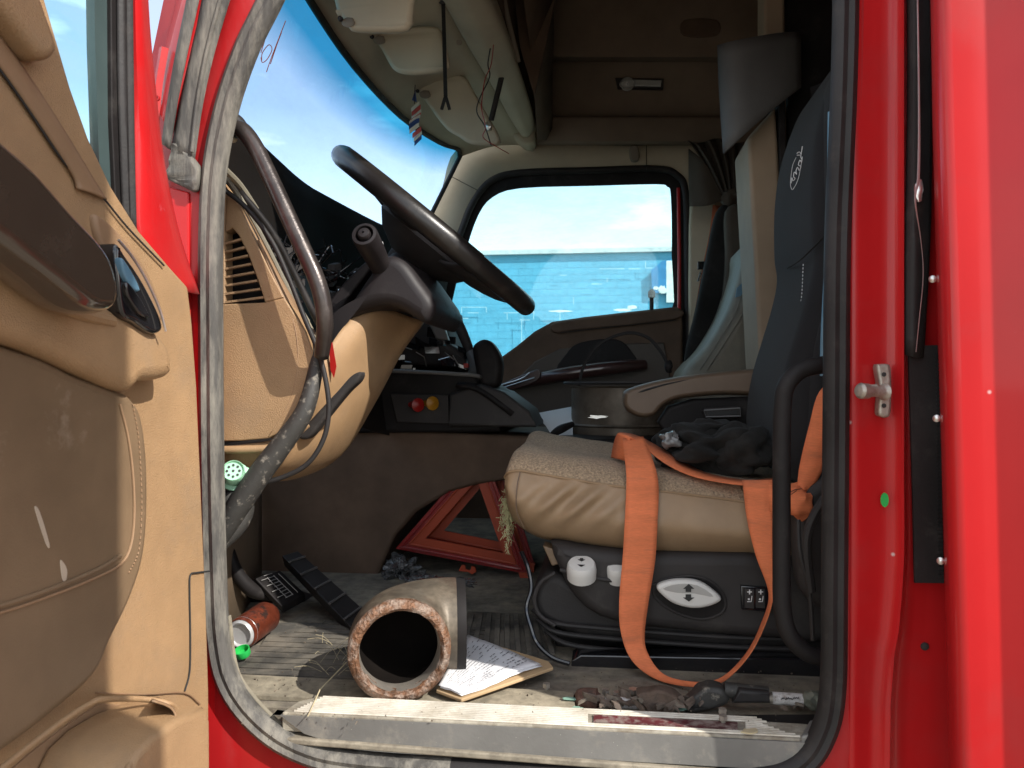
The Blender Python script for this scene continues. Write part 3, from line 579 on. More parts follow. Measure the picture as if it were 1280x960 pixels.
mk('handle_recess_patch', puff(px([(700, 466), (708, 442), (726, 428), (770, 424), (790, 440), (788, 455)], P, 1.915), N * .02, .005), M['black'], pd)
mk('pull_handle', tube(px([(640, 483, 1.91), (672, 474, 1.86), (716, 466, 1.84), (770, 459, 1.85), (806, 456, 1.90)], P), [.012, .024, .027, .026, .02], 12, 5), M['wood'], pd)
hp = mk('handle_end', puff(px([(622, 483), (660, 466), (674, 462), (672, 476), (640, 487)], P, 1.83), N * .02, .004), M['wood'], pd)
mk('chrome_line', J(tube(px([(616, 484, 1.825), (650, 474, 1.82), (662, 466, 1.82)], P), .003, 6, 4), tube(px([(630, 484, 1.822), (668, 472, 1.82)], P), .002, 6)), M['alu'], pd)
mk('lock_rod', tube(px([(814.5, 388, 1.94), (814.5, 372, 1.94)], P), .008, 8), M['charcoal'], pd)
mk('seam', tube(px([(700, 416, 1.913), (760, 409, 1.912), (846, 400, 1.912)], P), .0015, 5), M['mark'], pd)

# ============================================================ DASHBOARD
db = thing('dashboard', 'tan and black dashboard with slatted end vent and gutted instrument panel', 'dashboard', W(-.4, .8, ZF + .3))
panel = [[(254, 383), (281, 380), (331, 378), (355, 372), (368, 392), (382, 415), (391, 440), (390, 462), (384, 492), (374, 518), (355, 538), (335, 548), (300, 551), (254, 552)],
         [(254, 200), (283, 238), (281, 290), (281, 380), (254, 383)],
         [(283, 238), (296, 252), (315, 292), (338, 340), (355, 372), (331, 378), (322, 350), (310, 318), (298, 294), (290, 285), (281, 290)]]
for pl_ in panel: mk('end_panel', plate(pl_, .07, .03), M['tan'], db, bevel=.0025)
mk('vent_back', plate([(278, 275), (300, 275), (335, 350), (340, 385), (278, 385)], .115, .01), M['black'], db)
for i in range(8):
    t = i / 8; y = 302 + i * 10.4; xr = 303 + i * 3.9
    mk('vent_slat', sweep([P(281, y + 3.5, .075), P(min(xr, 331), y - 3, .075)], [(-.0017, -.004), (.0017, -.004), (.0017, .004), (-.0017, .004)][::-1], N), M['tan'], db)
mk('panel_fold', loft([px([(322, 300, .072), (344, 350, .072), (366, 400, .07), (372, 450, .07), (362, 500, .07), (335, 546, .07)], P), px([(330, 300, .10), (356, 350, .105), (380, 400, .11), (384, 450, .11), (374, 505, .10), (345, 548, .09)], P)], 4, 2), M['tan_d'], db, solid=.002)
# lower dash / knee panel, curved
kn = [px([(250, 560, .08), (300, 556, .08), (345, 548, .09), (376, 515, .12), (394, 470, .17), (418, 424, .24), (440, 396, .30)], P),
      px([(250, 575, .09), (305, 572, .09), (352, 560, .11), (392, 520, .17), (425, 470, .24), (455, 420, .31), (478, 386, .36)], P),
      px([(250, 596, .12), (310, 592, .12), (364, 582, .16), (415, 545, .25), (455, 490, .34), (485, 430, .42), (512, 396, .46)], P),
      px([(250, 602, .20), (312, 600, .22), (370, 597, .28), (426, 568, .40), (470, 500, .46), (502, 440, .50), (530, 402, .52)], P),
      px([(250, 600, .4), (315, 598, .42), (372, 592, .48), (424, 560, .60), (462, 500, .66), (494, 440, .70), (524, 400, .72)], P)]
mk('knee_panel', loft(kn, 5, 5), M['tan'], db, smooth=60, solid=.004)
mk('knee_ledge', tube(px([(252, 562, .072), (300, 562, .072), (350, 557, .082), (384, 530, .11)], P), .007, 10, 5), M['tan'], db)
mk('adjust_lever', puff(px([(372, 545), (392, 520), (420, 490), (438, 470), (450, 465), (448, 476), (432, 492), (405, 525), (385, 548)], P, .13), N * .03, .006), M['charcoal'], db)
mk('red_tag', plate([(411, 428), (415, 428), (420, 458), (417, 472), (413, 462)], .20, .003), M['redplastic'], db)
# lower firewall side (dark brown doghouse) with arch
mk('engine_cover', plate([(240, 560), (430, 536), (560, 541), (680, 546), (686, 556), (672, 566), (636, 600), (596, 606), (560, 616), (520, 640), (494, 670), (478, 705), (462, 752), (240, 752)], .98, .5, 0), M['brown'], db, bevel=.02)
mk('side_kick_panel', loft([px([(325, 600, .95), (325, 760, .95)], P), px([(300, 600, .55), (300, 780, .55)], P), px([(240, 600, .35), (240, 790, .35)], P)], 1, 3), mat('kick_panel_brown', (.16, .115, .075), .65, var=.1), db, solid=.01)
# cowl: black upper cover from windshield edge down
cw = [px([(250, 130, .05), (296, 150, .1), (340, 194, .35), (372, 224, .6), (402, 242, .8), (470, 278, 1.25), (530, 306, 1.7), (560, 330, 1.95)], P),
      px([(250, 190, .05), (290, 215, .12), (330, 240, .3), (372, 270, .5), (410, 290, .8), (470, 320, 1.15), (520, 345, 1.5), (556, 372, 1.9)], P),
      px([(250, 230, .06), (286, 245, .12), (320, 290, .25), (360, 330, .45), (410, 350, .8), (460, 380, 1.1), (510, 400, 1.4), (550, 420, 1.85)], P)]
cb = [[p - A * .10 + N * .02 - Z * .22 for p in cw[0]]] + cw
mk('dash_back', plate([(280, 300), (420, 320), (520, 372), (570, 400), (570, 490), (280, 480)], 1.25, .02), M['black'], db)
mk('upper_cowl', loft(cb, 4, 3), mat('matte_black_cowl', (.012, .010, .009), .95, spec=.08), db, smooth=60, solid=.004)
mk('trim_strip', J(tube(px([(283, 222, .06), (305, 255, .08), (335, 310, .09), (360, 360, .10), (385, 402, .12)], P), .004, 8, 5), tube(px([(281, 212, .08), (300, 232, .12), (320, 262, .16)], P), .006, 8, 4)), M['grey_leather'], db)
mk('trim_strip', flat and loft([px([(284, 250, .08), (320, 310, .085), (352, 366, .10), (388, 436, .12)], P), px([(292, 245, .10), (330, 305, .12), (362, 356, .15), (398, 424, .18)], P)], 5, 2), M['headliner'], db, solid=.002)
mk('instrument_cavity', loft([px([(285, 245, .2), (330, 300, .3), (380, 340, .5), (450, 385, .9), (540, 405, 1.4)], P), px([(300, 330, .25), (350, 400, .4), (410, 440, .6), (480, 470, 1.0), (560, 480, 1.4)], P), px([(300, 420, .3), (350, 470, .5), (420, 520, .7), (490, 545, 1.0), (560, 545, 1.4)], P)], 3, 2), M['black'], db, solid=.003)
random.seed(3)
ww = []
for i in range(26):
    x = random.uniform(320, 450); y = 300 + (x - 320) * .45 + random.uniform(-30, 50); Y = .22 + (x - 320) * .002
    p = [P(x + random.uniform(-14, 14) * k, y + random.uniform(-12, 12) * k, Y + random.uniform(-.03, .03)) for k in range(4)]
    ww.append(tube(p, random.choice([.0012, .002, .003]), 6, 5))
mk('loose_wiring', J(*ww), M['black_gloss'], db, kind='stuff')
ch = []
for i in range(30):
    x = random.uniform(335, 455); y = 318 + (x - 335) * .38 + random.uniform(-22, 34); Y = .25 + (x - 320) * .002
    ch.append(box(P(x, y, Y), *(random.uniform(.006, .02) for _ in range(3)), ax=V((random.random(), random.random(), random.random())).normalized(), ay=V((1, 0, 0)), az=Z))
mk('gauge_fittings', J(*ch), M['charcoal'], db, kind='stuff', smooth=0)
# far side of dash: console top ledge, clutter
mk('console_panel', puff(px([(400, 470), (450, 459), (590, 466), (598, 476), (596, 486), (620, 495), (625, 540), (400, 542)], P, .96), N * .5, .012, 0), M['black'], db, smooth=50)
mk('ledge', tube(px([(430, 462, .95), (500, 464, .95), (590, 469, .95), (600, 474, 1.0)], P), .0055, 8, 4), mat('grey_ledge', (.16, .155, .15), .35), db)
mk('valve_plate', puff(px([(488, 492), (560, 494), (562, 530), (496, 528)], P, .945), N * .02, .003, 0), M['charcoal'], db)
for (x, y, mm) in ((523, 505, 'redplastic'), (541, 503, 'yellowplastic')):
    k = mk('valve_knob', lathe(P(x - 5, y + 1, .935), -N * .75 + A * .65, [(.009, -.02), (.009, .010), (.018, .015), (.019, .022), (.008, .027), (.001, .028)], 12), M[mm], db)
cl = []
for i in range(36):
    x = random.uniform(488, 590); y = random.uniform(428, 462) - max(0, 40 - abs(x - 545)) * .5 + 6
    cl.append(box(P(x, min(y, 462), 1.02 + random.uniform(0, .25)), random.uniform(.015, .05), random.uniform(.01, .04), random.uniform(.01, .03), ax=V((random.uniform(.4, 1), random.uniform(-.4, .4), random.uniform(-.6, .2))).normalized(), ay=N, az=V((random.uniform(-.3, .3), 0, 1)).normalized()))
mk('broken_fittings', J(*cl), M['black_gloss'], db, kind='stuff', smooth=0)
mk('radio_stack', puff(px([(505, 402), (520, 380), (556, 384), (562, 430), (580, 440), (584, 460), (500, 458)], P, 1.1), N * .3, .02, 0), M['charcoal'], db, smooth=50)
mk('red_switch', box(P(583, 457, 1.02), .012, .02, .012), M['redplastic'], db)
[mk('chrome_bit', tube([P(x, y, 1.0), P(x + dx, y + dy, 1.0)], .0014, 5), M['alu'], db) for x, y, dx, dy in [(503, 433, 12, 4), (530, 446, 3, 12), (520, 440, 10, 6), (556, 440, 12, 10), (566, 444, 8, 14), (548, 450, 14, -4), (506, 452, 8, 1)]]
mk('vent_pod', puff(px([(533, 400), (545, 386), (553, 402), (560, 425), (545, 424)], P, .9), N * .03, .006, 0), mat('grey_pod', (.12, .12, .12), .5), db)
gl_ = thing('gear_lever', 'black gear lever knob with grey stem standing at the far end of the console', 'gear lever', P(605, 480, 1.05))
mk('knob', puff(px([(590, 436), (596, 427), (606, 424), (616, 430), (626, 448), (626, 470), (620, 484), (600, 484), (594, 462)], P, .98), N * .07, .018, 4), M['black'], gl_, smooth=60)
mk('stem', tube(px([(588, 440, 1.08), (594, 455, 1.07), (594, 478, 1.06)], P), [.014, .02, .022], 12, 4), mat('grey_stem', (.13, .13, .13), .4), gl_)
single('curved_bar', 'curved black bar rising from the console towards the steering column', 'bar', tube(px([(546, 366, 1.1), (558, 384, 1.12), (572, 404, 1.12), (582, 426, 1.12), (590, 448, 1.12)], P), [.010, .014, .016, .015, .014], 12, 5), M['charcoal'])
# windscreen-side black storage box on console
bx = thing('console_tray', 'black plastic tray box with sloping lid on the centre console', 'tray', P(610, 538, 1.0))
mk('body', puff(px([(562, 492), (600, 480), (630, 490), (662, 514), (670, 534), (560, 533)], P, .93), N * .25, .01, 0), M['charcoal'], bx, smooth=50)
mk('lid', loft([px([(570, 482, .92), (598, 488, .92), (640, 518, .92)], P), px([(584, 476, 1.05), (618, 480, 1.05), (656, 508, 1.05)], P), px([(590, 478, 1.2), (624, 484, 1.2), (662, 512, 1.2)], P)], 3, 3), M['black'], bx, solid=.012)
mk('lid_edge', tube(px([(612, 484, .99), (640, 500, .99), (655, 511, .99)], P), .002, 6), M['alu'], bx)

# ============================================================ STEERING COLUMN, WHEEL
scol = thing('steering_column', 'black steering column shroud on top of the tan knee panel', 'column', P(470, 420, .45))
mk('shroud_body', puff(px([(398, 430), (412, 408), (436, 378), (462, 340), (482, 318), (504, 324), (524, 350), (543, 380), (533, 403), (516, 396), (498, 385), (478, 381), (454, 386), (432, 398), (412, 416)], P, .27), N * .30, .022, 3, 5), M['shroud'], scol, smooth=60)
mk('shroud_upper', puff(px([(398, 424), (440, 366), (474, 322), (468, 318), (430, 352), (396, 400)], P, .33), N * .2, .006, 2), M['shroud'], scol, smooth=60)
mk('shroud_seam', tube(px([(404, 424, .285), (428, 398, .283), (450, 376, .283), (462, 360, .285)], P), .0012, 5, 4), M['mark'], scol)
sk = thing('column_stalk', 'thick black control stalk with round end button beside the steering wheel', 'stalk', P(480, 350, .3))
ax = (P(459, 300, .20) - P(486, 352, .34)).normalized()
mk('grip', lathe(P(486, 352, .34), ax, [(.022, 0), (.021, .03), (.020, .06), (.0215, .09), (.023, .13), (.0235, .165), (.022, .170), (.017, .171), (.016, .168)], 24), M['shroud'], sk)
mk('collar', lathe(P(486, 352, .34), ax, [(.026, -.01), (.027, .006), (.023, .014)], 24), M['shroud'], sk)
mk('end_button', lathe(P(486, 352, .34) + ax * .16, ax, [(.012, 0), (.0115, .012), (.009, .015), (.002, .016)], 20), M['shroud'], sk)
mk('grip_print', J(tube(px([(473, 300, .262), (480, 322, .272)], P), .0007, 5), tube(px([(474, 304, .262), (478, 302, .262), (482, 318, .27), (476, 321, .27)], P), .0007, 5), tube(px([(476, 327, .27), (484, 322, .27)], P), .0008, 5)), M['white_print'], sk)
# wheel
wc = P(545, 291, .52); vdir = (P(662, 384, .52) - P(428, 194, .52)); WR = vdir.length / 2; vdir.normalize(); wax = vdir.cross(N).normalized()
if wax.z < 0: wax = -wax
wl = thing('steering_wheel', 'large black steering wheel tilted on its column in front of the windshield', 'steering wheel', wc)
rim = [wc + (vdir * math.cos(t) + N * math.sin(t)) * (WR - .017) for t in [2 * math.pi * i / 72 for i in range(72)]]
mk('rim', tube(rim, .0212, 16, 0, True), M['wheel'], wl, smooth=180)
for a0, a1 in ((-2.5, -.9), (.9, 2.5)): mk('rim_grip', tube([wc + (vdir * math.cos(t) + N * math.sin(t)) * (WR - .017) for t in [a0 + (a1 - a0) * i / 20 for i in range(21)]], .0230, 16), M['wheel'], wl, smooth=60)
hubp = [(.001, .012), (.09, .010), (.12, .0), (.125, -.03), (.10, -.06), (.055, -.085), (.05, -.12), (.001, -.12)]
mk('hub', lathe(wc, wax, hubp, 32), M['charcoal'], wl)
for a in (0, math.pi, 1.9, -1.9):
    d = vdir * math.cos(a) + N * math.sin(a); s = wax.cross(d)
    rows = []
    for t, wd, h in ((.06, .05, -.03), (.11, .045, -.022), (.16, .034, -.012), (.21, .04, -.004), (WR - .02, .055, 0)):
        c = wc + d * t + wax * h; rows.append([c + s * wd * math.cos(q) + wax * .011 * math.sin(q) for q in [2 * math.pi * k / 12 for k in range(12)]])
    v_, f_ = grid([cr1(r, 1, True) for r in rows], True); mk('spoke', (v_, f_), M['charcoal'], wl)
mk('hub_lower_cover', loft([[wc + (vdir * math.cos(t) + N * math.sin(t)) * r + wax * h for t in [math.pi * (-.3 + .6 * k / 8) for k in range(9)]] for r, h in ((.07, -.04), (.13, -.04), (.19, -.028), (.225, -.012))], 1, 2), M['charcoal'], wl, solid=.008)
mk('column_neck', tube([wc - wax * .08, P(500, 345, .48)], .045, 20), M['black'], wl)

# ============================================================ GRAB HANDLES AND CABLES
gh = thing('grab_handle', 'long curved black grab bar on the windshield pillar inside the doorway', 'grab handle', P(400, 430, .12))
mk('bar', tube(px([(286, 158, .03), (302, 162, .034), (318, 182, .030), (336, 218, .024), (360, 270, .016), (382, 318, .010), (396, 350, .008), (404, 380, .010), (406, 410, .018), (402, 445, .045)], P), [.012, .0135, .0135, .0135, .0135, .0135, .0135, .0135, .013, .012], 16, 6), M['handle'], gh, smooth=180)
mk('mount_boot', tube(px([(282, 152, .04), (292, 156, .04), (302, 164, .044)], P), [.018, .019, .015], 14, 4), M['rubber'], gh)
mk('screw_cap', blob(P(291, 174, .05), .008, .006, .006, .05, 4, 2), M['headliner'], gh)
g2 = thing('grab_handle', 'square-cornered black grab bar beside the driver seat at the rear edge of the doorway', 'grab handle', P(975, 820, .04))
mk('bar', tube(px([(1060, 453, .07), (1030, 456, .06), (1003, 462, .055), (984, 480, .05), (978, 510, .05), (977, 600, .05), (977, 700, .05), (978, 760, .05), (986, 792, .05), (1006, 814, .055), (1030, 822, .06), (1060, 824, .07)], P), .0132, 16, 6), M['black'], g2, smooth=180)
single('hose', 'thick dirty black hose hanging below the pillar grab bar', 'hose', tube(px([(400, 425, .09), (393, 470, .07), (380, 515, .055), (352, 556, .05), (325, 592, .045), (303, 625, .04), (284, 655, .04), (262, 690, .04)], P), [.010, .0125, .015, .0175, .019, .019, .018, .018], 14, 6), M['hose'], smooth=180)
single('hose', 'short grey-black hose stub crossing behind the green connector', 'hose', tube(px([(262, 640, .05), (290, 622, .06), (304, 632, .07), (296, 655, .06), (270, 680, .045)], P), .018, 12, 6), M['hose'], smooth=180)
single('cable', 'thin black cable looping down from the vent to the green connector', 'cable', tube(px([(270, 232, .05), (284, 240, .055), (310, 262, .06), (340, 302, .065), (362, 350, .068), (380, 396, .068), (398, 440, .062), (408, 480, .06), (411, 515, .06), (404, 550, .06), (384, 580, .058), (352, 597, .056), (315, 606, .05), (286, 612, .048), (268, 615, .045)], P), .0042, 10, 6), M['rubber'], smooth=180)
single('cable', 'dark cable running behind the pillar grab bar over the gauge cavity', 'cable', tube(px([(300, 240, .1), (340, 290, .12), (372, 350, .14), (392, 392, .14), (404, 415, .2), (410, 430, .34)], P), .006, 8, 5), M['black'], smooth=180)
cn = thing('diagnostic_connector', 'mint green round nine-pin plug hanging at the lower dash corner', 'connector', P(298, 600, .05))
ca = (P(305, 575, .03) - P(292, 598, .055)).normalized(); ca = (ca + (-N) * .9).normalized(); c0 = P(293, 596, .055)
mk('shell', lathe(c0, ca, [(.001, -.02), (.018, -.02), (.018, -.004), (.024, -.003), (.024, .004), (.018, .006), (.0175, .034), (.0165, .036), (.0155, .035), (.0155, .032), (.001, .032)], 24), M['mint'], cn)
uu = ca.cross(Z).normalized(); vv_ = ca.cross(uu)
pins = [lathe(c0 + ca * .0325 + (uu * math.cos(t) + vv_ * math.sin(t)) * r, ca, [(.002, 0), (.0022, .0006), (.0005, .0008)], 8, True) for r, t in [(0, 0)] + [(.0095, i * math.pi / 4) for i in range(8)]]
mk('pin_hole', J(*pins), M['mark'], cn, kind='stuff')
mk('flange', box(c0 - ca * .003, .046, .034, .008, ax=uu, ay=vv_, az=ca), M['mint'], cn, bevel=.008)
single('shade_post', 'round post added out of view to cast shade on the driver door', 'post', tube([V((.70, -1.33, 0)), V((.70, -1.33, 3.3))], .14, 32), mat('post_paint', (.42, .40, .36), .6, dirt=(.25, .18, .12), ds=5))  # added post, out of view; throws the shade on the driver door
# ============================================================ DRIVER SEAT
ds = thing('driver_seat', 'tan driver seat with torn cushion corner and black cover on its backrest', 'seat', P(850, 850, .5))
st_ = [(631, 612, 596, .55), (636, 640, 590, .9), (650, 658, 588, 1), (675, 672, 592, 1), (710, 679, 598, 1), (760, 687, 606, 1), (820, 694, 613, 1), (880, 698, 620, 1), (940, 700, 628, 1), (1010, 700, 636, 1)]
lo = []; up = []
for x, yb, ys, s in st_:
    sft = (1 - s) * .06
    a = P(x, yb, .42 + sft); b = P(x, yb - 6, .365 + sft); m1 = P(x, yb * .6 + ys * .4, .325 + sft); m2 = P(x, yb * .25 + ys * .75, .330 + sft); s0 = P(x, ys, .345 + sft)
    lo.append([a, b, m1, m2, s0])
    up.append([s0, s0 + N * .012 + Z * .012 * s, s0 + N * .05 + Z * .030 * s, s0 + N * .13 + Z * .036 * s, s0 + N * .27 + Z * .036 * s, s0 + N * (.40) + Z * .050 * s, s0 + N * (.47 - sft) + Z * .04 * s, s0 + N * (.52 - sft) + Z * 0, s0 + N * (.53 - sft) - Z * .09 * s])
v_, f_ = loft(lo, 10, 20)
for p in v_:
    u = (p.x / (p.y + 1.2)) * 1000 + 640; yy = 480 - (p.z - 1.7) / (p.y + 1.2) * 1000
    wgt = math.exp(-((u - 712) / 55) ** 2) * math.exp(-((yy - 628) / 24) ** 2)
    p -= N * (.010 * wgt * math.sin((u * .8 + yy * .9) / 5.5)) + N * .003 * noise.noise(p * 14)
mk('cushion_side', (v_, f_), M['seat_leather'], ds, smooth=70)
v_, f_ = loft(up, 4, 8)
for p in v_: p += Z * .004 * noise.noise(p * 16)
mk('cushion_top', (v_, f_), M['seat_fabric'], ds, smooth=70)
mk('cushion_front', loft([lo[0][::-1] + [P(640, 640, .6), P(640, 600, .86)], [up[0][k] for k in (0, 1, 2, 3, 4, 6, 8)]], 3, 2), M['seat_leather'], ds, smooth=70)
sm = cr1([q[-1] for q in lo], 6)
mk('cushion_seam', tube([p - N * .002 for p in sm], .0026, 6), M['seat_leather'], ds)
mk('cushion_seam', tube([p - N * .001 - Z * .008 for p in sm], .0011, 6), M['armrest'], ds)
mk('front_seam', tube(px([(650, 590, .336), (646, 610, .322), (646, 640, .326), (655, 660, .35)], P), .0013, 5, 5), M['armrest'], ds)
random.seed(5); hr = []
for i in range(420):
    b = P(random.gauss(635, 4.0), random.gauss(630, 13) + 8, .40 + random.random() * .04); e = b + V((random.gauss(0, .005), random.gauss(0, .005), random.gauss(-.006, .006)))
    hr.append(tube([b, (b + e) / 2 + V((random.gauss(0, .002), 0, random.gauss(0, .002))), e], .0006, 3, cap=False))
for i in range(60):
    b = P(634 + random.gauss(0, 1.5), 655 + i * .6, .40); hr.append(tube([b, b + V((random.gauss(0, .003), 0, random.gauss(-.004, .003)))], .0005, 3, cap=False))
mk('foam_tuft', J(*hr), mat('yellowed_foam', (.42, .40, .22), .95), ds, kind='stuff')
# backrest
bo = [(1090, 26), (1050, 30), (1024, 52), (1003, 100), (989, 150), (982, 210), (982, 280), (986, 318), (978, 360), (963, 410), (948, 460), (939, 510), (939, 560), (955, 596), (1000, 630), (1090, 640)]
bo = [(x + 40, y) for x, y in bo]
mk('backrest', puff(px(bo, P, .36), N * .44, .055, 5, 6), M['seat_black'], ds, smooth=70)
mk('backrest_side', puff(px([(1130, 60), (1060, 70), (1040, 120), (1036, 200), (1038, 280), (1042, 320), (1034, 380), (1020, 440), (1014, 500), (1020, 600), (1130, 620)], P, .345), N * .1, .02, 5), M['seat_black'], ds, smooth=70)
mk('piping', tube(px([(984, 335, .62), (1000, 325, .46), (1020, 306, .385), (1040, 285, .36)], P), .0018, 6, 4), M['cloth_black'], ds)
sp = cr1(px([(1004, 330, .455), (1002, 370, .450), (997, 410, .440), (992, 452, .430)], P), 18)
mk('stitching', J(*[tube([sp[i], sp[i + 1]], .0009, 5) for i in range(0, len(sp) - 1, 2)]), M['white_print'], ds, kind='stuff')
lg = [[(1003, 183), (1002, 190), (1001, 196), (1003, 200)], [(996, 192), (999, 190), (1002, 193)], [(996, 194), (1000, 194)], [(1003, 196), (1002, 203), (1000, 200), (998, 206), (1001, 208), (999, 213), (997, 209), (995, 214), (996, 218), (993, 215), (992, 221), (994, 223), (991, 226), (990, 222), (989, 229)],
      [(995, 197), (991, 206), (989, 218), (988, 230), (990, 237), (993, 234), (997, 226), (1000, 214), (1002, 202)]]
mk('embroidered_script', J(*[tube(px(q, P, .50), .0010 if i < 4 else .0006, 5, 3) for i, q in enumerate(lg)]), M['white_print'], ds)
mk('side_edge_strip', tube(px([(1038, 140, .25), (1037, 220, .25), (1034, 320, .25), (1029, 420, .25), (1028, 470, .25)], P), .0045, 8, 4), M['steelblue'], ds)
# armrest
mk('armrest', puff(px([(779, 496), (786, 486), (830, 474), (880, 467), (940, 461), (975, 460), (975, 492), (900, 494), (850, 499), (830, 508), (818, 520), (800, 522), (782, 512)], P, .78), N * .085, .03, 4, 6, .012), M['armrest'], ds, smooth=70)
mk('armrest_tear', tube(px([(783, 497, .79), (800, 490, .782), (830, 481, .78), (868, 473, .782)], P), [.0012, .0028, .0022, .0008], 6, 5), M['mark'], ds)
mk('armrest_bracket', puff(px([(822, 528), (836, 508), (866, 499), (975, 494), (975, 560), (840, 550)], P, .80), N * .06, .01, 0), M['black'], ds, smooth=50)
mk('buckle', puff(px([(878, 514), (882, 510), (924, 508), (928, 512), (926, 521), (882, 522)], P, .77), N * .02, .004, 1), M['charcoal'], ds)
mk('buckle_slot', plate([(884, 515), (922, 513), (921, 518), (886, 519)], .768, .003), M['mark'], ds)
mk('buckle_rim', tube(px([(880, 513), (925, 510), (926, 520), (882, 521)], P, .769), .0018, 6, 0, True), mat('grey_plastic', (.20, .20, .20), .45), ds)
# base shell and controls
mk('side_shell', puff(px([(688, 680), (720, 684), (800, 692), (1060, 704), (1060, 800), (960, 800), (890, 794), (800, 785), (748, 772), (718, 748), (700, 716)], P, .335), N * .45, .022, 2, 5), M['charcoal'], ds, smooth=60)
mk('shell_crease', tube(px([(700, 712, .337), (740, 722, .333), (800, 730, .333), (822, 731, .335)], P), .004, 8, 4), M['charcoal'], ds)
mk('shell_lip', plate([(678, 682), (692, 686), (700, 705), (690, 708)], .36, .05), M['tan_leather'], ds, bevel=.003)
bl = [(664, 748), (674, 726), (694, 716), (760, 740), (1010, 770), (1010, 815), (800, 806), (730, 800), (694, 786), (672, 772)]
mk('bellows', puff(px(bl, P, .36), N * .42, .02, 4), M['rubber'], ds, smooth=60)
for k, (dy, dx) in enumerate(((0, 0), (12, 6), (26, 16))): mk('bellows_fold', tube(px([(666 + dx, 762 + dy, .37), (690 + dx, 778 + dy, .352), (760, 786 + dy, .352), (900, 796 + dy, .352), (1010, 800 + dy, .352)], P), .005, 8, 5), M['rubber'], ds)
mk('bellows_edge', tube(px([(694, 716, .35), (676, 728, .348), (668, 748, .346), (674, 768, .346), (694, 782, .345)], P), .004, 8, 4), M['charcoal'], ds)
mk('pedestal', plate([(690, 790), (1060, 800), (1060, 835), (700, 830)], .42, .35), M['black'], ds, bevel=.006)
mk('base_box', plate([(714, 826), (726, 819), (900, 822), (1060, 824), (1060, 872), (714, 868)], .31, .06), M['black_gloss'], ds, bevel=.003)
kb = thing
for (x, y, r, hz) in ((727, 706, .0275, 1), (772, 709, .021, 1)):
    k = mk('knob', lathe(P(x, y, .325 if x < 740 else .345) - Z * .015, (Z - N * .45).normalized(), [(r, -.01), (r * 1.02, .008), (r * .97, .018), (r * .88, .022), (r * .4, .0235), (.0005, .024)], 28), M['white_plastic'], ds)
    if x < 740:
        o_ = P(x, y, .325) - Z * .015 + (Z - N * .45).normalized() * .0243; a2 = A; b2 = (Z * .45 + N).normalized()
        for sgn in (1, -1):
            c = o_ + b2 * (.008 * sgn)
            mk('arrow_mark', slab([c + a2 * x_ + b2 * (y_ * sgn) for x_, y_ in ((-.007, 0), (0, -.006) if sgn > 0 else (0, .006), (.007, 0), (.003, 0), (.003, .004), (-.003, .004), (-.003, 0))], (Z - N * .45).normalized() * .0006), M['mark'], k)
mk('lever_recess', puff(px([(817, 740), (826, 726), (862, 720), (890, 728), (906, 748), (902, 766), (876, 774), (846, 766), (824, 752)], P, .3325), N * .01, .002, 4), M['black'], ds)
mk('recess_rim', tube(px([(817, 740), (826, 726), (862, 720), (890, 728), (906, 748), (902, 766), (876, 774), (846, 766), (824, 752)], P, .333), .0028, 8, 4, True), M['charcoal'], ds)
lv = mk('height_lever', puff(px([(821, 735), (828, 729), (848, 725), (872, 727), (890, 737), (902, 750), (886, 759), (864, 761), (842, 755), (827, 744)], P, .305), N * .022, .007, 4), M['white_plastic'], ds, smooth=70)
mk('lever_hollow_shade', puff(px([(829, 736), (848, 730), (872, 732), (892, 746), (868, 742), (846, 741)], P, .3044), N * .002, .0008, 3), mat('shaded_grey_plastic', (.40, .39, .37), .5), lv)  # thin raised patch; the hollow's shade is put into its grey
for pts in ([(861, 730), (868, 736), (864, 736), (864, 740), (857, 740), (857, 736), (854, 736)], [(861, 752), (854, 747), (857, 747), (857, 743), (864, 743), (864, 747), (868, 747)]):
    mk('arrow_mark', plate(pts, .3035, .001), M['mark'], lv)
mk('switch_bezel', puff(px([(926, 732), (964, 735), (964, 766), (927, 762)], P, .326), N * .02, .003, 0), M['black_gloss'], ds)
for x in (937, 951):
    s_ = mk('rocker_switch', puff(px([(x - 6, 736), (x + 6, 737), (x + 6, 761), (x - 6, 760)], P, .323), N * .01, .002, 0), M['charcoal'], ds)
    mk('plus_mark', J(plate([(x - 3, 739.3), (x + 3, 739.3), (x + 3, 740.7), (x - 3, 740.7)], .322, .0006), plate([(x - .7, 737), (x + .7, 737), (x + .7, 743), (x - .7, 743)], .3216, .0003)), M['white_print'], s_)
    mk('seat_mark', J(tube(px([(x - 3, 752), (x + 2, 752), (x + 3, 745)], P, .322), .0009, 5), lathe(P(x - 1, 749, .322), -N, [(.002, 0), (.0015, .0005)], 8, True)), M['white_print'], s_)
single('cable', 'thin black cable hanging from the front corner of the driver seat base', 'cable', tube(px([(652, 690, .4), (660, 710, .38), (664, 735, .36), (658, 760, .34), (664, 785, .33), (672, 805, .32), (690, 822, .30), (712, 830, .29)], P), .0045, 8, 6), M['black_gloss'])
single('retractor_cover', 'black plastic belt retractor housing between the seat and the rear grab bar', 'cover', J(puff(px([(1000, 620), (1060, 600), (1060, 760), (1010, 750), (996, 700)], P, .24), N * .06, .02, 4), tube(px([(998, 650, .22), (1000, 690, .2), (1012, 740, .2), (1016, 800, .2)], P), .004, 8, 4), tube(px([(1050, 600, .2), (1020, 640, .2), (1008, 680, .2), (1014, 740, .2)], P), .008, 8, 4)), M['charcoal'])
single('storage_box', 'black box between the driver seat base and the rear door pillar', 'box', plate([(985, 760), (1060, 760), (1060, 870), (985, 868)], .36, .3), M['black'], bevel=.01)
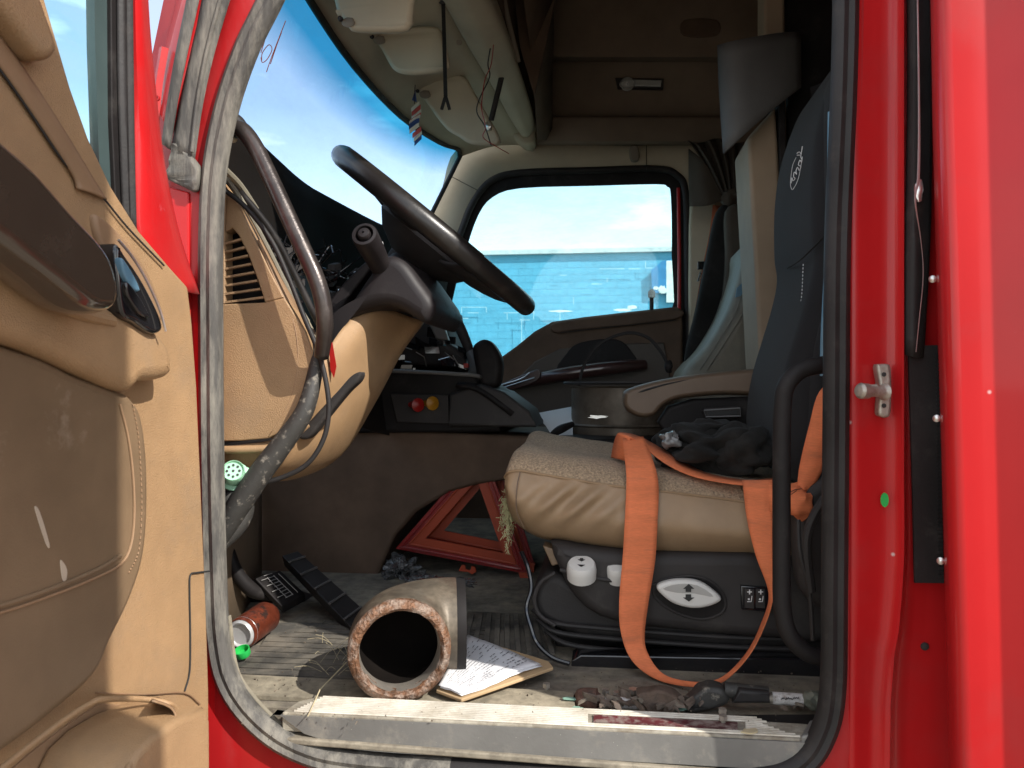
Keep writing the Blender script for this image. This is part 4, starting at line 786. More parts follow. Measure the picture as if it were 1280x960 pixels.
# ------------------------------------------------------------ seat belt
sb = thing('seat_belt', 'orange seat belt draped over the driver cushion and looping down to the floor', 'seat belt', P(870, 858, .26))
EA = [(778, 548, .42), (781, 575, .36), (783, 600, .33), (781, 650, .31), (778, 700, .30), (774, 750, .29), (776, 790, .28), (790, 826, .27), (822, 850, .245), (870, 859, .20), (905, 852, .21), (936, 820, .245), (956, 782, .26), (967, 744, .262), (967, 700, .27), (967, 650, .28), (966, 600, .30)]
EB = [(804, 546, .42), (816, 575, .36), (823, 605, .335), (822, 650, .312), (819, 700, .305), (811, 750, .30), (806, 790, .295), (809, 815, .28), (830, 843, .245), (870, 852.5, .205), (903, 846, .215), (933, 816, .27), (952, 778, .285), (961, 742, .275), (945, 695, .28), (934, 650, .30), (928, 600, .325)]
ea = px(EA, P); eb = px(EB, P)
mk('webbing', loft([ea, [(a + b) / 2 - N * .002 for a, b in zip(ea, eb)], eb], 6, 3), M['orange'], sb, smooth=70, solid=.0016)
ea = px([(764, 572, .47), (766, 560, .46), (770, 546, .45), (776, 541, .44), (800, 546, .45), (840, 568, .45), (880, 590, .42), (930, 600, .38), (966, 598, .34)], P)
eb = px([(782, 576, .42), (784, 565, .41), (786, 552, .41), (790, 548, .41), (806, 560, .40), (836, 582, .38), (872, 597, .36), (925, 606, .33), (966, 606, .31)], P)
mk('webbing', loft([ea, eb], 5, 2), M['orange'], sb, smooth=70, solid=.0016)
mk('webbing', loft([px([(960, 604, .26), (985, 605, .26), (1005, 600, .26)], P), px([(962, 640, .25), (985, 640, .24), (1005, 645, .25)], P)], 4, 2), M['orange'], sb, solid=.0016)
ea = px([(1050, 470, .25), (1024, 490, .26), (1012, 530, .26), (1000, 580, .26), (996, 612, .25)], P); eb = px([(1055, 520, .24), (1046, 545, .24), (1036, 570, .25), (1022, 600, .25), (1008, 616, .25)], P)
mk('webbing', loft([ea, [(a + b) / 2 - N * .006 for a, b in zip(ea, eb)], eb], 5, 3), M['orange'], sb, smooth=70, solid=.0016)
kt = blob(P(999, 630, .24), .022, .02, .026, .25, 5, 3, 4); mk('webbing_knot', kt, M['orange'], sb)
mk('tie_thread', J(tube(px([(986, 616, .215), (994, 612, .21), (1002, 611, .22)], P), .0007, 5), tube(px([(986, 620, .215), (996, 613, .21)], P), .0007, 5)), M['mark'], sb)
# black cloth
jk = J(blob(P(892, 564, .50), .098, .10, .050, .5, 5, 5, 2), blob(P(850, 552, .52), .05, .06, .028, .35, 6, 4, 7), blob(P(930, 560, .46), .06, .07, .050, .3, 5, 4, 9), blob(P(890, 540, .55), .08, .05, .024, .35, 6, 4, 12))
single('fleece_jacket', 'crumpled black fleece jacket lying on the driver cushion', 'jacket', jk, M['cloth_black'], smooth=180)
single('plastic_scrap', 'grey translucent plastic scrap stuck in the front of the black fleece', 'scrap', blob(P(838, 550, .44), .020, .016, .016, .5, 4, 4, 3), mat('grey_film', (.16, .16, .16), .25, coat=.4))

# ============================================================ FAR SIDE OBJECTS
dr = thing('filter_drum', 'squat grey-brown metal drum on the far floor beyond the driver seat', 'drum', P(775, 548, 1.25))
mk('shell', lathe(P(778, 549, 1.25), Z, [(.165, 0), (.168, .008), (.155, .014), (.154, .04), (.158, .045), (.154, .05), (.153, .155), (.158, .160)], 40), mat('stained_drum_metal', (.13, .105, .08), .5, metal=.4, var=.3, vs=14, dirt=(.07, .05, .035), ds=9, dth=(.5, .7)), dr)
mk('rim', lathe(P(778, 479, 1.25), Z, [(.172, -.004), (.178, 0), (.176, .005), (.14, .004)], 40), M['charcoal'], dr)
mk('scrape', plate(irr(748, 521, 16, 3, 16, .6), 1.092, .002), M['alu'], dr, smooth=0)
single('hose_clamp_hoop', 'thin black and silver hoop strap arching above the metal drum', 'strap', J(sweep(px([(724, 482, 1.16), (728, 462, 1.16), (738, 443, 1.16), (756, 426, 1.16), (785, 416, 1.16), (808, 421, 1.16), (822, 434, 1.16), (832, 450, 1.16), (838, 466, 1.16)], P), [(-.004, -.011), (.004, -.011), (.004, .011), (-.004, .011)], N, 5), blob(P(836, 458, 1.14), .012, .01, .018, .4, 6, 2)), M['black'], smooth=50)
single('paper_sheet', 'white paper sheet propped beside the metal drum', 'paper', slab(px([(668, 517, 1.22), (716, 508, 1.3), (716, 546, 1.12), (692, 548, 1.1), (682, 532, 1.16)], P), N * .001), M['paper'])
single('strap_scrap', 'short black strap end lying on the white paper beside the drum', 'strap', tube(px([(686, 546, 1.05), (700, 537, 1.05), (716, 530, 1.08)], P), [.006, .012, .008], 8, 4), M['black'])
single('floor_shelf', 'dark shelf behind the driver cushion that carries the metal drum', 'shelf', plate([(670, 549), (960, 549), (960, 600), (676, 600)], .95, .7), M['black'], bevel=.01)
ps = thing('passenger_seat', 'reclined grey leather passenger seat beyond the tall beige panel', 'seat', P(900, 560, 1.5))
mk('backrest', puff(px([(936, 300), (928, 330), (918, 366), (906, 396), (884, 432), (852, 474), (880, 520), (1010, 520), (1000, 300)], P, 1.38), N * .45, .055, 4, 6), M['grey_leather'], ps, smooth=70)
mk('cushion', puff(px([(800, 500), (812, 486), (860, 482), (990, 492), (990, 540), (810, 540)], P, 1.40), N * .45, .05, 3), M['grey_leather'], ps, smooth=70)
for off in (0, 9): mk('seam', tube(px([(938 - off, 360, 1.372), (928 - off, 392, 1.370), (908 - off, 425, 1.370), (884 - off, 462, 1.372)], P), .0018, 6, 5), M['grey_leather'], ps)
mk('side_label', plate([(921, 360), (929, 352), (931, 362), (926, 370), (919, 372)], 1.36, .004), M['steelblue'], ps)
pb = thing('passenger_belt', 'faded orange passenger seat belt hanging from the far pillar', 'seat belt', P(866, 460, 1.82))
mk('webbing', loft([px([(891, 256, 1.84), (887, 290, 1.84), (878, 335, 1.84), (870, 380, 1.84), (856, 462, 1.82)], P), px([(902, 258, 1.84), (896, 290, 1.84), (884, 337, 1.84), (876, 382, 1.84), (864, 466, 1.82)], P)], 5, 1), mat('dull_orange_webbing', (.42, .10, .035), .85, var=.15), pb, solid=.002)
mk('buckle', J(box(P(877, 332, 1.82), .03, .012, .03), tube(px([(876, 340, 1.81), (872, 352, 1.81), (878, 348, 1.81)], P), .004, 6, 0, True)), M['black_gloss'], pb, bevel=.003)
single('hanging_jacket', 'black jacket hanging beside the orange passenger belt', 'jacket', puff(px([(897, 262), (914, 258), (922, 290), (920, 345), (908, 390), (886, 432), (860, 466), (858, 440), (870, 390), (884, 320)], P, 1.72), N * .08, .02, 5), M['cloth_black'], smooth=70)
single('hanging_coat', 'dark brown coat hanging between the black jacket and the tall panel', 'coat', puff(px([(908, 262), (930, 258), (936, 300), (930, 350), (905, 400), (892, 424), (904, 370), (908, 320)], P, 1.66), N * .06, .018, 5), M['curtain'], smooth=70)
# curtain
cu = []
kx = P(912, 246, 1.72)
for j in range(9):
    t = j / 8; row = []
    for i in range(41):
        s = i / 40; top_ = P(860 + 70 * s, 176 + 3 * math.sin(s * 9), 1.74 + .03 * math.sin(s * 30)); b = kx + A * ((s - .5) * .05) + N * (.012 * math.sin(s * 30))
        row.append(top_.lerp(b, t ** 1.2) - N * (.03 * math.sin(t * 3.1)))
    cu.append(row)
single('sleeper_curtain', 'brown sleeper curtain gathered into a knot at the far door pillar', 'curtain', J(grid(cu), loft([px([(861, 186, 1.76), (861, 220, 1.75), (862, 258, 1.74)], P), px([(878, 200, 1.70), (880, 232, 1.70), (884, 257, 1.70)], P), px([(895, 222, 1.72), (902, 240, 1.72), (906, 250, 1.72)], P)], 4, 4), blob(kx, .03, .03, .03, .3, 6, 3)), M['curtain'], smooth=70, solid=.003)
# tall panel
tp = thing('cabinet_panel', 'tall upright beige padded panel behind the driver armrest with a grey flap over its top', 'panel', P(950, 470, 1.1))
mk('panel', plate([(934, 172), (970, 132), (973, 180), (979, 300), (984, 470), (950, 470), (943, 330)], .98, .22), M['board_a'], tp, bevel=.012)
mk('panel_edge', plate([(973, 120), (981, 118), (986, 300), (992, 480), (984, 480), (979, 300), (974, 180)], .97, .2), M['black'], tp, bevel=.003)
mk('flap', loft([px([(898, 57, .94), (900, 110, .94), (905, 192, .93)], P), px([(920, 51, .90), (922, 110, .90), (926, 172, .90)], P), px([(970, 42, .93), (972, 90, .93), (972, 132, .93)], P), px([(1000, 40, .98), (1000, 90, .98), (1000, 110, .98)], P)], 4, 3), M['board_g'], tp, solid=.008, smooth=60)
mk('upper_post', plate([(955, -200), (981, -200), (981, 42), (955, 44)], 1.0, .1), M['board_a'], tp, bevel=.01)
mk('side_recess', plate([(981, -200), (1100, -200), (1100, 500), (990, 500)], 1.05, .03), M['black'], tp)

# ============================================================ OVERHEAD
vl = [('beige sun visor nearest the driver doorway with a finger notch', [(414, -60), (420, 14), (424, 20), (434, 34), (446, 40), (500, 40), (512, 32), (514, 20), (512, -60)], .48),
      ('beige sun visor in the middle of the three along the windshield header', [(463, 42), (472, 40), (520, 33), (545, 34), (553, 46), (560, 76), (558, 88), (530, 93), (506, 93), (490, 86), (476, 62)], .84),
      ('beige sun visor farthest from the camera, with the striped tag at its hinge', [(505, 99), (516, 95), (560, 92), (580, 96), (590, 112), (606, 140), (624, 172), (620, 182), (590, 181), (574, 172), (556, 160), (532, 128), (520, 110), (510, 107)], 1.20)]
for lb, o_, Y in vl:
    t_ = thing('sun_visor', lb, 'sun visor', P(o_[3][0], o_[3][1], Y), 'sun visors along the windshield header')
    mk('visor_pad', puff(px(o_, P, Y), N * .03 + Z * .01, .012, 4), M['headliner'], t_, smooth=70)
    q = o_[2] if Y < .6 else (o_[0] if Y < 1 else o_[-2])
    c = P(q[0] + 12, q[1] + 8, Y - .004)
    mk('hinge_notch', blob(c, .013 * (1 + Y * .3), .003, .009 * (1 + Y * .3), .2, 4, 3), M['side_trim'], t_)
    mk('hinge_pin', lathe(P(q[0] + 2, q[1] + 4, Y - .006), -N, [(.006, 0), (.005, .006), (.001, .007)], 10), M['charcoal'], t_)
for (x, y, dx, dy) in ():
    pass
hs = thing('hanging_strap', 'black webbing strap hanging from the overhead console with a split end', 'strap', P(557, 0, .8))
mk('strap', sweep(px([(554, 2, .80), (555, 40, .80), (556, 80, .80), (557, 122, .80)], P), [(-.0015, -.0048), (.0015, -.0048), (.0015, .0048), (-.0015, .0048)], A, 4), M['cloth_black'], hs)
for s_ in (-1, 1): mk('strap_end', sweep(px([(557, 120, .80), (557 + s_ * 2.5, 128, .80), (557 + s_ * 5, 137, .80)], P), [(-.0015, -.004), (.0015, -.004), (.0015, .004), (-.0015, .004)], A, 3), M['cloth_black'], hs)
mk('anchor', blob(P(554, 2, .80), .011, .008, .006, .3, 4, 3), M['charcoal'], hs)
single('thin_wire', 'thin black wire dangling with a loop from the overhead console', 'wire', tube(px([(617, 40, .98), (610, 78, 1.0), (612, 96, 1.0), (600, 122, 1.0), (596, 140, 1.0), (606, 158, 1.02), (614, 182, 1.05)], P), .0018, 6, 6), M['mark'])
single('thin_wire', 'thin red wire twisted with the black one under the overhead console', 'wire', tube(px([(618, 42, .97), (614, 80, .99), (606, 100, .99), (602, 130, .99), (603, 142, .99), (607, 160, 1.0), (604, 172, 1.02), (622, 184, 1.05), (636, 192, 1.1)], P), .0013, 6, 6), M['redplastic'])
gs = thing('gas_strut', 'slim black gas strut with a silver ball end below the overhead locker', 'strut', P(612, 158, 1.2))
mk('cylinder', tube(px([(628, 92, 1.2), (614, 150, 1.2)], P), .0085, 12), M['charcoal'], gs)
mk('rod', tube(px([(625, 60, 1.18), (627, 80, 1.2), (628, 94, 1.2)], P), .0035, 8), M['alu'], gs)
mk('ball_end', blob(P(611, 158, 1.2), .012, .01, .014, .3, 4, 2), M['alu'], gs)
lk = thing('overhead_locker_door', 'dark folded locker door frame hanging under the cab roof beside the console', 'locker door', P(640, 60, 1.2))
mk('frame_bar', tube(px([(612, -40, 1.1), (622, 20, 1.15), (640, 80, 1.2)], P), .012, 8), M['charcoal'], lk)
mk('frame_bar', tube(px([(622, -40, 1.1), (634, 20, 1.15), (648, 78, 1.2)], P), .008, 8), M['side_trim'], lk)
mk('door_leaf', plate([(630, -120), (720, -120), (668, 120), (650, 60)], 1.3, .015), M['brown'], lk, bevel=.003)
# striped tag
tg = thing('striped_tag', 'small twisted red, white and blue striped paper tag hanging from the far visor', 'tag', P(520, 110, 1.14))
mk('thread', tube(px([(519, 106, 1.14), (518, 118, 1.14), (518, 130, 1.14)], P), .0012, 5), M['mark'], tg)
cols = [mat('tag_blue', (.03, .07, .22), .7), mat('tag_white', (.62, .56, .44), .8), mat('tag_red', (.5, .06, .04), .7)]
ys = 130
for i, (c_, h) in enumerate([(1, 5), (2, 6), (1, 5), (2, 3), (1, 4), (0, 7), (1, 6), (2, 6), (1, 5), (0, 6)]):
    w0 = 7 - abs(i - 4) * .5; cx = 519 + math.sin(i * .9) * 1.5 + (2 if i > 6 else 0)
    mk('stripe', slab([P(cx - w0, ys + 5, 1.13 + .01 * math.sin(i)), P(cx + w0, ys - 4, 1.13), P(cx + w0, ys + h - 4, 1.13), P(cx - w0, ys + h + 5, 1.13)], N * .001), cols[c_], tg, smooth=0); ys += h - .6
mk('tip', slab([P(515, 125, 1.14), P(519, 112, 1.14), P(521, 128, 1.14)], N * .001), cols[0], tg)
# wax pencil marks on the windshield
gm = thing('grease_pencil_marks', 'orange handwritten grease pencil strokes on the near windshield corner', 'writing', P(340, 60, .35))
for q in ([(326, 66), (333, 44), (343, 14)], [(330, 50), (338, 30), (334, 28), (339, 22)], [(327, 76), (328, 66), (336, 56), (340, 62), (334, 74), (328, 78), (326, 72)], [(333, 90), (340, 70), (357, 26)], [(338, 80), (346, 56), (352, 40)]):
    mk('stroke', tube(px(q, P, .36), .0009, 5, 5), M['pencil'], gm)
mk('header_hole', lathe(P(574, 53, .93), -N - Z, [(.008, 0), (.007, .001)], 12, True), M['side_trim'], cab)

# ============================================================ FLOOR OBJECTS
def gp(pts, z): return [G(x, y, z) for x, y in pts]
fm = thing('floor_mat', 'dusty ribbed black rubber mat in front of the pedals', 'mat', G(400, 820, ZF))
mk('base', slab(gp([(250, 860), (590, 862), (560, 780), (345, 778), (326, 806), (250, 812)], ZF + .006), -Z * .006), M['mat'], fm)
for i in range(11):
    z0 = G(300, 858 - 0, ZF + .008); Y = z0.y + .014 + i * .030
    xl = max(-.60, -.50 + max(0, i - 6) * .022)
    mk('rib', sweep([V((xl, Y + .06, ZF + .006)), V((-.05, Y + .01, ZF + .006))], [(-.002, -.010), (.006, -.008), (.008, 0), (.006, .008), (-.002, .010)], N, 0), M['mat'], fm)
fm2 = thing('floor_mat', 'dark rubber mat with front-to-back grooves beyond the pipe elbow', 'mat', G(620, 790, ZF))
mk('base', slab(gp([(560, 815), (690, 822), (676, 768), (585, 764)], ZF + .006), -Z * .006), M['mat'], fm2)
for i in range(9): mk('rib', sweep([G(578 + i * 14, 818, ZF + .008), G(590 + i * 11, 768, ZF + .008)], [(-.002, -.006), (.004, -.005), (.004, .005), (-.002, .006)], A, 0), M['mat'], fm2)
mk('threshold_strip', slab([GX(290, ZF + .008, .085), GX(720, ZF + .008, .085), GX(716, ZF + .008, .165), GX(290, ZF + .008, .175)], -Z * .007), mat('dusty_threshold', (.30, .26, .19), .9, var=.25, vs=18, bump=.5, bs=120, var2=.3, v2s=60), cab)
# pedals
pe = thing('brake_pedal', 'small black pedal pad with worn pale grid on a bent arm', 'pedal', P(330, 740, .55))
mk('arm', tube(px([(270, 640, .50), (284, 684, .50), (296, 716, .50), (316, 738, .52), (340, 745, .56)], P), [.012, .014, .015, .016, .012], 10, 5), M['black'], pe)
padq = [P(318, 722, .52), P(350, 712, .60), P(382, 742, .60), P(352, 758, .52)]
mk('pad', slab(padq, V((0, .01, -.02))), M['black'], pe, bevel=.004)
gl = []
def bil(q, a, b): return (q[0] * (1 - a) + q[1] * a) * (1 - b) + (q[3] * (1 - a) + q[2] * a) * b
for i in range(9):
    b = .08 + i * .1; a0 = .1 if i % 2 else .3
    gl.append(tube([bil(padq, a0, b) + V((0, -.004, .004)), bil(padq, .62, b) + V((0, -.004, .004))], .0009, 4))
for a in (.35, .6, .8): gl.append(tube([bil(padq, a, .15) + V((0, -.004, .004)), bil(padq, a, .9) + V((0, -.004, .004))], .0009, 4))
mk('worn_grid', J(*gl), mat('pale_scratches', (.26, .25, .24), .6), pe)
pa = thing('accelerator_pedal', 'long ribbed black treadle pedal leaning down to the mat', 'pedal', P(440, 780, .45))
q = [P(352, 694, .62), P(372, 688, .70), P(462, 768, .52), P(440, 786, .44)]
mk('treadle', slab(q, V((0, .02, -.03))), M['rubber'], pa, bevel=.004)
for a in (.12, .3, .5, .7, .9): mk('rib', tube([bil(q, .03, a) + V((0, -.003, .003)), bil(q, .97, a) + V((0, -.003, .003))], .0028, 6), mat('worn_rib_rubber', (.10, .095, .09), .6), pa)
single('pedal_box', 'black pedal bracket housing below the knee panel', 'bracket', J(puff(px([(300, 735), (340, 742), (380, 756), (440, 772), (430, 778), (330, 778), (270, 770), (262, 700)], P, .66), N * .1, .02, 3)), M['black'], smooth=60)
# can and green cap
ca_ = thing('drink_can', 'brown-red aluminium drink can lying on its side with its silver base towards the doorway', 'can', P(310, 815, .35))
c0 = P(299, 794, .30); c1 = P(342, 764, .44); ax = (c1 - c0).normalized(); rr = .0315; 
mk('label_body', lathe(c0, ax, [(rr * .92, .006), (rr, .014), (rr, .105), (rr * .8, .118)], 36), M['can_red'], ca_)
mk('base', lathe(c0, ax, [(.0005, .006), (.020, .005), (.0225, .0005), (.0245, 0), (.0265, .003), (rr * .94, .0125), (rr * 1.005, .015)], 36), mat('can_base_aluminium', (.62, .62, .62), .32, metal=.45), ca_)
gc = thing('bottle_cap', 'bright green plastic bottle cap tipped open against the can', 'cap', P(304, 812, .26))
mk('cap', lathe(P(303, 815, .245), V((-.15, -.35, .93)).normalized(), [(.0005, -.008), (.0125, -.008), (.0145, -.005), (.0145, .006), (.0128, .006), (.0128, -.004), (.0005, -.005)], 28), M['green'], gc)
# pipe elbow
pp = thing('pipe_elbow', 'rusty steel pipe elbow with a ground weld rim facing the doorway', 'pipe', P(500, 880, .1))
RP = .0845; zc = ZF + .008 + RP; e0 = P(500, 820, .085); e0.z = zc
f0 = V((.22, -1, 0)).normalized(); fw = -f0
t0 = math.atan2(fw.y, fw.x); t1 = math.atan2(.10, 1)
pts = [e0.copy()]; nst = 16
for i in range(3): pts.append(pts[-1] + fw * .012)
for i in range(nst):
    t = t0 + (t1 - t0) * (i + .5) / nst; pts.append(pts[-1] + V((math.cos(t), math.sin(t), 0)) * (.088 * abs(t0 - t1) / nst))
rt = V((math.cos(t1), math.sin(t1), 0)); pts.append(pts[-1] + rt * .012)
def pipe_shell(pts, ro, ri, seg=40):
    fr = frames(pts); rows = []
    def ring(i, r): 
        t, u, v = fr[i]; vv = Z; uu = t.cross(Z).normalized()
        return [pts[i] + (uu * math.cos(2 * math.pi * k / seg) + vv * math.sin(2 * math.pi * k / seg)) * r for k in range(seg)]
    return ring
rg = pipe_shell(pts, RP, .07)
mk('outer_wall', grid([rg(i, RP * (.985 if i else .97)) for i in range(len(pts))], True), M['pipe'], pp, smooth=60)
mk('inner_wall', grid([rg(i, .0665) for i in range(len(pts))], True), M['pipe_black'], pp, smooth=60)
rows = []
for r, h in ((RP * .97, .012), (RP * 1.0, .004), (RP * .99, -.004), (.078, -.009), (.0715, -.011), (.0665, -.007), (.0655, .01)):
    row = []
    for k in range(90):
        t = 2 * math.pi * k / 90; uu = fw.cross(Z).normalized(); d_ = uu * math.cos(t) + Z * math.sin(t)
        q_ = e0 + d_ * r + fw * h; n2 = noise.noise(q_ * 70) ; row.append(q_ + d_ * .0012 * n2 - fw * .002 * noise.noise(q_ * 120 + V((5, 0, 0))))
    rows.append(row)
mk('weld_rim', grid(rows, True), M['rust'], pp, smooth=50)
mk('rear_flange', grid([rg(len(pts) - 1, r) for r in (.0665,)] + [[p + rt * h for p in rg(len(pts) - 1, r)] for r, h in ((RP * .985, 0), (RP * .99, .003), (RP * .98, .016), (.0665, .014))], True), M['black'], pp, smooth=40)
mk('bevel_land', lathe(e0 + fw * .004, fw, [(.0665, -.006), (.0655, .0), (.0645, .02), (.066, .03)], 60), M['steel'], pp)
mk('end_plug', lathe(pts[-1], rt, [(.001, -.004), (.068, -.004)], 40), M['pipe_black'], pp)
# clipboard papers
cl_ = thing('cardboard_and_papers', 'printed white sheets on a tan cardboard backing lying behind the pipe elbow', 'papers', G(620, 850, ZF))
zq = ZF + .022
cb_ = [G(545, 862, zq), G(577, 874, zq), G(692, 834, zq + .004), G(686, 826, zq + .008), G(588, 796, zq + .006)]
mk('cardboard', slab(cb_, -Z * .006), M['card'], cl_, bevel=.002)
pq = [G(548, 857, zq + .007), G(575, 867, zq + .006), G(676, 829, zq + .012), G(585, 794, zq + .011)]
pr_ = []
for i in range(13):
    a = i / 12; row = []
    for j in range(13):
        b = j / 12; p = bil([pq[0], pq[1], pq[2], pq[3]], b, a); row.append(p + Z * (.0018 * math.sin(a * 7 + b * 3) + .0012 * noise.noise(p * 60)))
    pr_.append(row)
v_, f_ = grid(pr_); mk('sheet', (v_, f_), M['paper'], cl_, solid=.0005, smooth=70)
mk('sheet', ([p - Z * .003 + V((.003, -.002, 0)) for p in v_], f_), M['paper'], cl_, solid=.0005, smooth=70)
random.seed(11); tx = []
for r_ in range(15):
    b = .12 + r_ * .055; a = .06 + random.random() * .1
    while a < .93:
        ln = random.uniform(.015, .06)
        if random.random() < .62:
            p = bil(pq, b, a); q2 = bil(pq, b, a + ln); off = Z * .0032; d = (bil(pq, b + .012, a) - p)
            tx.append(slab([p + off, q2 + off, q2 + d + off, p + d + off], Z * .0001))
        a += ln + random.uniform(.008, .03)
mk('printed_lines', J(*tx), mat('faint_print', (.16, .16, .17), .8), cl_, kind='stuff', smooth=0)
# triangles
def tri(x0, y0, x1, y1, xa, ya, Y, label):
    t_ = thing('warning_triangle', label, 'warning triangle', P((x0 + x1) / 2, max(y0, y1), Y), 'folded emergency warning triangles')
    a, b, c = P(x0, y0, Y), P(x1, y1, Y), P(xa, ya, Y); cen_ = (a + b + c) / 3
    def inset(p, f): return p + (cen_ - p) * f
    for p, q_ in ((a, b), (b, c), (c, a)):
        mk('orange_band', slab([inset(p, .20), inset(q_, .20), inset(q_, .42), inset(p, .42)], N * .008), M['tri_o'], t_)
        mk('reflector_bar', slab([p, q_, inset(q_, .195), inset(p, .195)], N * .014), M['tri'], t_, bevel=.002)
        mk('rib', tube([inset(p, .09) - N * .002, inset(q_, .09) - N * .002], .003, 6), M['tri'], t_)
        mk('rib', tube([inset(p, .2) - N * .001, inset(q_, .2) - N * .001], .003, 6), M['tri_o'], t_)
    mk('foot', puff(px([(x1 - 12, y1 - 2), (x1 + 1, y1 - 2), (x1 - 3, y1 + 20), (x1 - 6, y1 + 20)], P, Y - .01), N * .01, .001, 0), M['tri_o'], t_)
    xm = (x0 + x1) / 2 + 8; ym = (y0 + y1) / 2 + 6
    mk('clip', puff(px([(xm - 12, ym + 6), (xm - 8, ym - 2), (xm - 4, ym - 1), (xm - 3, ym + 4), (xm + 3, ym + 5), (xm + 4, ym), (xm + 9, ym + 1), (xm + 10, ym + 7), (xm + 5, ym + 10), (xm, ym + 7)], P, Y - .012), N * .008, .001, 0), M['tri_o'], t_)
tri(494, 686, 660, 718, 604, 560, .99, 'front red and orange warning triangle leaning under the engine cover arch')
tri(520, 676, 668, 706, 622, 556, 1.06, 'rear warning triangle stacked behind the other under the arch')
single('plastic_film', 'crumpled clear plastic film heaped left of the warning triangles', 'plastic film', J(blob(P(502, 716, .98), .045, .06, .035, .6, 8, 5, 3), blob(P(530, 730, .90), .05, .04, .018, .7, 9, 4, 6)), M['film'], smooth=25)
single('plastic_film', 'shiny strip of plastic film lying just above the pipe elbow', 'plastic film', J(blob(P(545, 727, .60), .035, .03, .006, .8, 10, 4, 8), blob(P(575, 728, .62), .03, .03, .006, .8, 10, 4, 9)), M['film'], smooth=25)
# linkage rods on the floor
def rod(cat_label, x0, y0, x1, y1, Y, lab, bootc, lw):
    a, b = P(x0, y0, Y), P(x1, y1, Y); d = (b - a).normalized(); L_ = (b - a).length
    t_ = thing('linkage_rod', cat_label, 'rod', (a + b) / 2, 'linkage rods lying along the door sill')
    mk('rod', tube([a, b], .0085, 14), M['steel'], t_)
    return t_, a, b, d, L_
t_, a, b, d, L_ = rod('worn tie rod with a white label and rusty boots, left one along the sill', 722, 874, 856, 884, .13, 0, 0, 0)
mk('boot', rough(lathe(a - d * .005, d, [(.006, 0), (.015, .004), (.0175, .010), (.019, .022), (.0185, .036), (.014, .038), (.009, .046)], 20), .003, 60), mat('rusty_rubber_boot', (.12, .065, .048), .8, var=.4, vs=40, bump=.8, bs=120, bd=.003, dirt=(.05, .045, .04), ds=40, spec=.2), t_)
mk('boot', rough(puff(px([(796, 870), (812, 867), (826, 864), (840, 868), (852, 876), (858, 884), (840, 888), (826, 893), (812, 896), (808, 900), (806, 886)], P, .105), N * .035, .004, 2), .003, 70), mat('brown_rubber_boot', (.11, .078, .06), .85, var=.35, vs=40, bump=.8, bs=90, bd=.003, dirt=(.05, .04, .035), ds=40, spec=.2), t_)
lbm = mat('worn_white_label', (.55, .52, .50), .7, dirt=(.25, .2, .17), ds=70)
mk('label', lathe(P(757, 877, .13), d, [(.0093, 0), (.0096, .001), (.0096, .052), (.0093, .053)], 18), lbm, t_)
def scrib(x, y, n, w_, Y):
    out = []; random.seed(int(x))
    for i in range(n):
        xx = x + i * w_; out.append(tube(px([(xx, y + random.uniform(-1.5, 1.5)), (xx + w_ * .5, y + random.uniform(-2, 2)), (xx + w_ * .8, y + random.uniform(-1.5, 1.5))], P, Y), .0008, 4))
    return J(*out)
mk('label_print', scrib(767, 880, 9, 2.8, .119), M['mark'], t_)
t_, a, b, d, L_ = rod('grease-covered rod with forked knuckle and white label, right one along the sill', 878, 868, 1024, 877, .135, 0, 0, 0)
mk('knuckle', rough(puff(px([(856, 882), (866, 872), (882, 861), (898, 861), (910, 868), (910, 880), (892, 887), (872, 892), (858, 890)], P, .115), N * .04, .007, 3), .004, 60), M['hose'], t_)
mk('knuckle_eye', lathe(P(865, 879, .112), -N, [(.006, 0), (.005, .001)], 12, True), M['mark'], t_)
mk('sleeve', tube(px([(905, 862, .13), (960, 868, .13)], P), .0125, 14), M['hose'], t_)
mk('rubber_wrap', puff(px([(916, 880), (924, 862), (962, 866), (963, 880)], P, .11), N * .03, .006, 1), M['rubber'], t_)
mk('label', lathe(P(965, 872.5, .135), d, [(.0098, 0), (.010, .001), (.010, .046), (.0098, .047)], 18), lbm, t_)
mk('label_print', scrib(976, 873, 9, 2.6, .123), M['mark'], t_)
mk('end_joint', blob(P(1016, 874, .13), .015, .015, .014, .3, 5, 3), mat('green_grey_metal', (.20, .21, .17), .6, metal=.4), t_)
random.seed(31); md = []
for i in range(46):
    x = random.choice([random.gauss(780, 40), random.gauss(860, 20), random.gauss(1000, 14)]); y = random.uniform(874, 890); p = G(x, y, ZF + .012)
    md.append(rough(box(p + Z * random.uniform(0, .012), random.uniform(.006, .024), random.uniform(.004, .014), random.uniform(.003, .010), ax=V((random.uniform(.4, 1), random.uniform(-.6, .6), random.uniform(-.4, .4))).normalized(), ay=V((-.3, .9, .2)).normalized(), az=V((random.uniform(-.4, .4), .1, 1)).normalized()), .004, 90))
single('metal_debris', 'heap of small rusty metal fragments around the linkage rods', 'debris', J(*md), mat('rusty_grimy_metal', (.13, .10, .08), .7, metal=.3, var=.4, vs=50, dirt=(.22, .19, .15), ds=60), kind='stuff', smooth=20)
single('bracket_plate', 'black steel bracket lying at the rear end of the sill', 'bracket', slab(gp([(880, 893), (1025, 892), (1030, 925), (930, 922), (880, 908)], ZF + .012), -Z * .01), M['black'], bevel=.003)
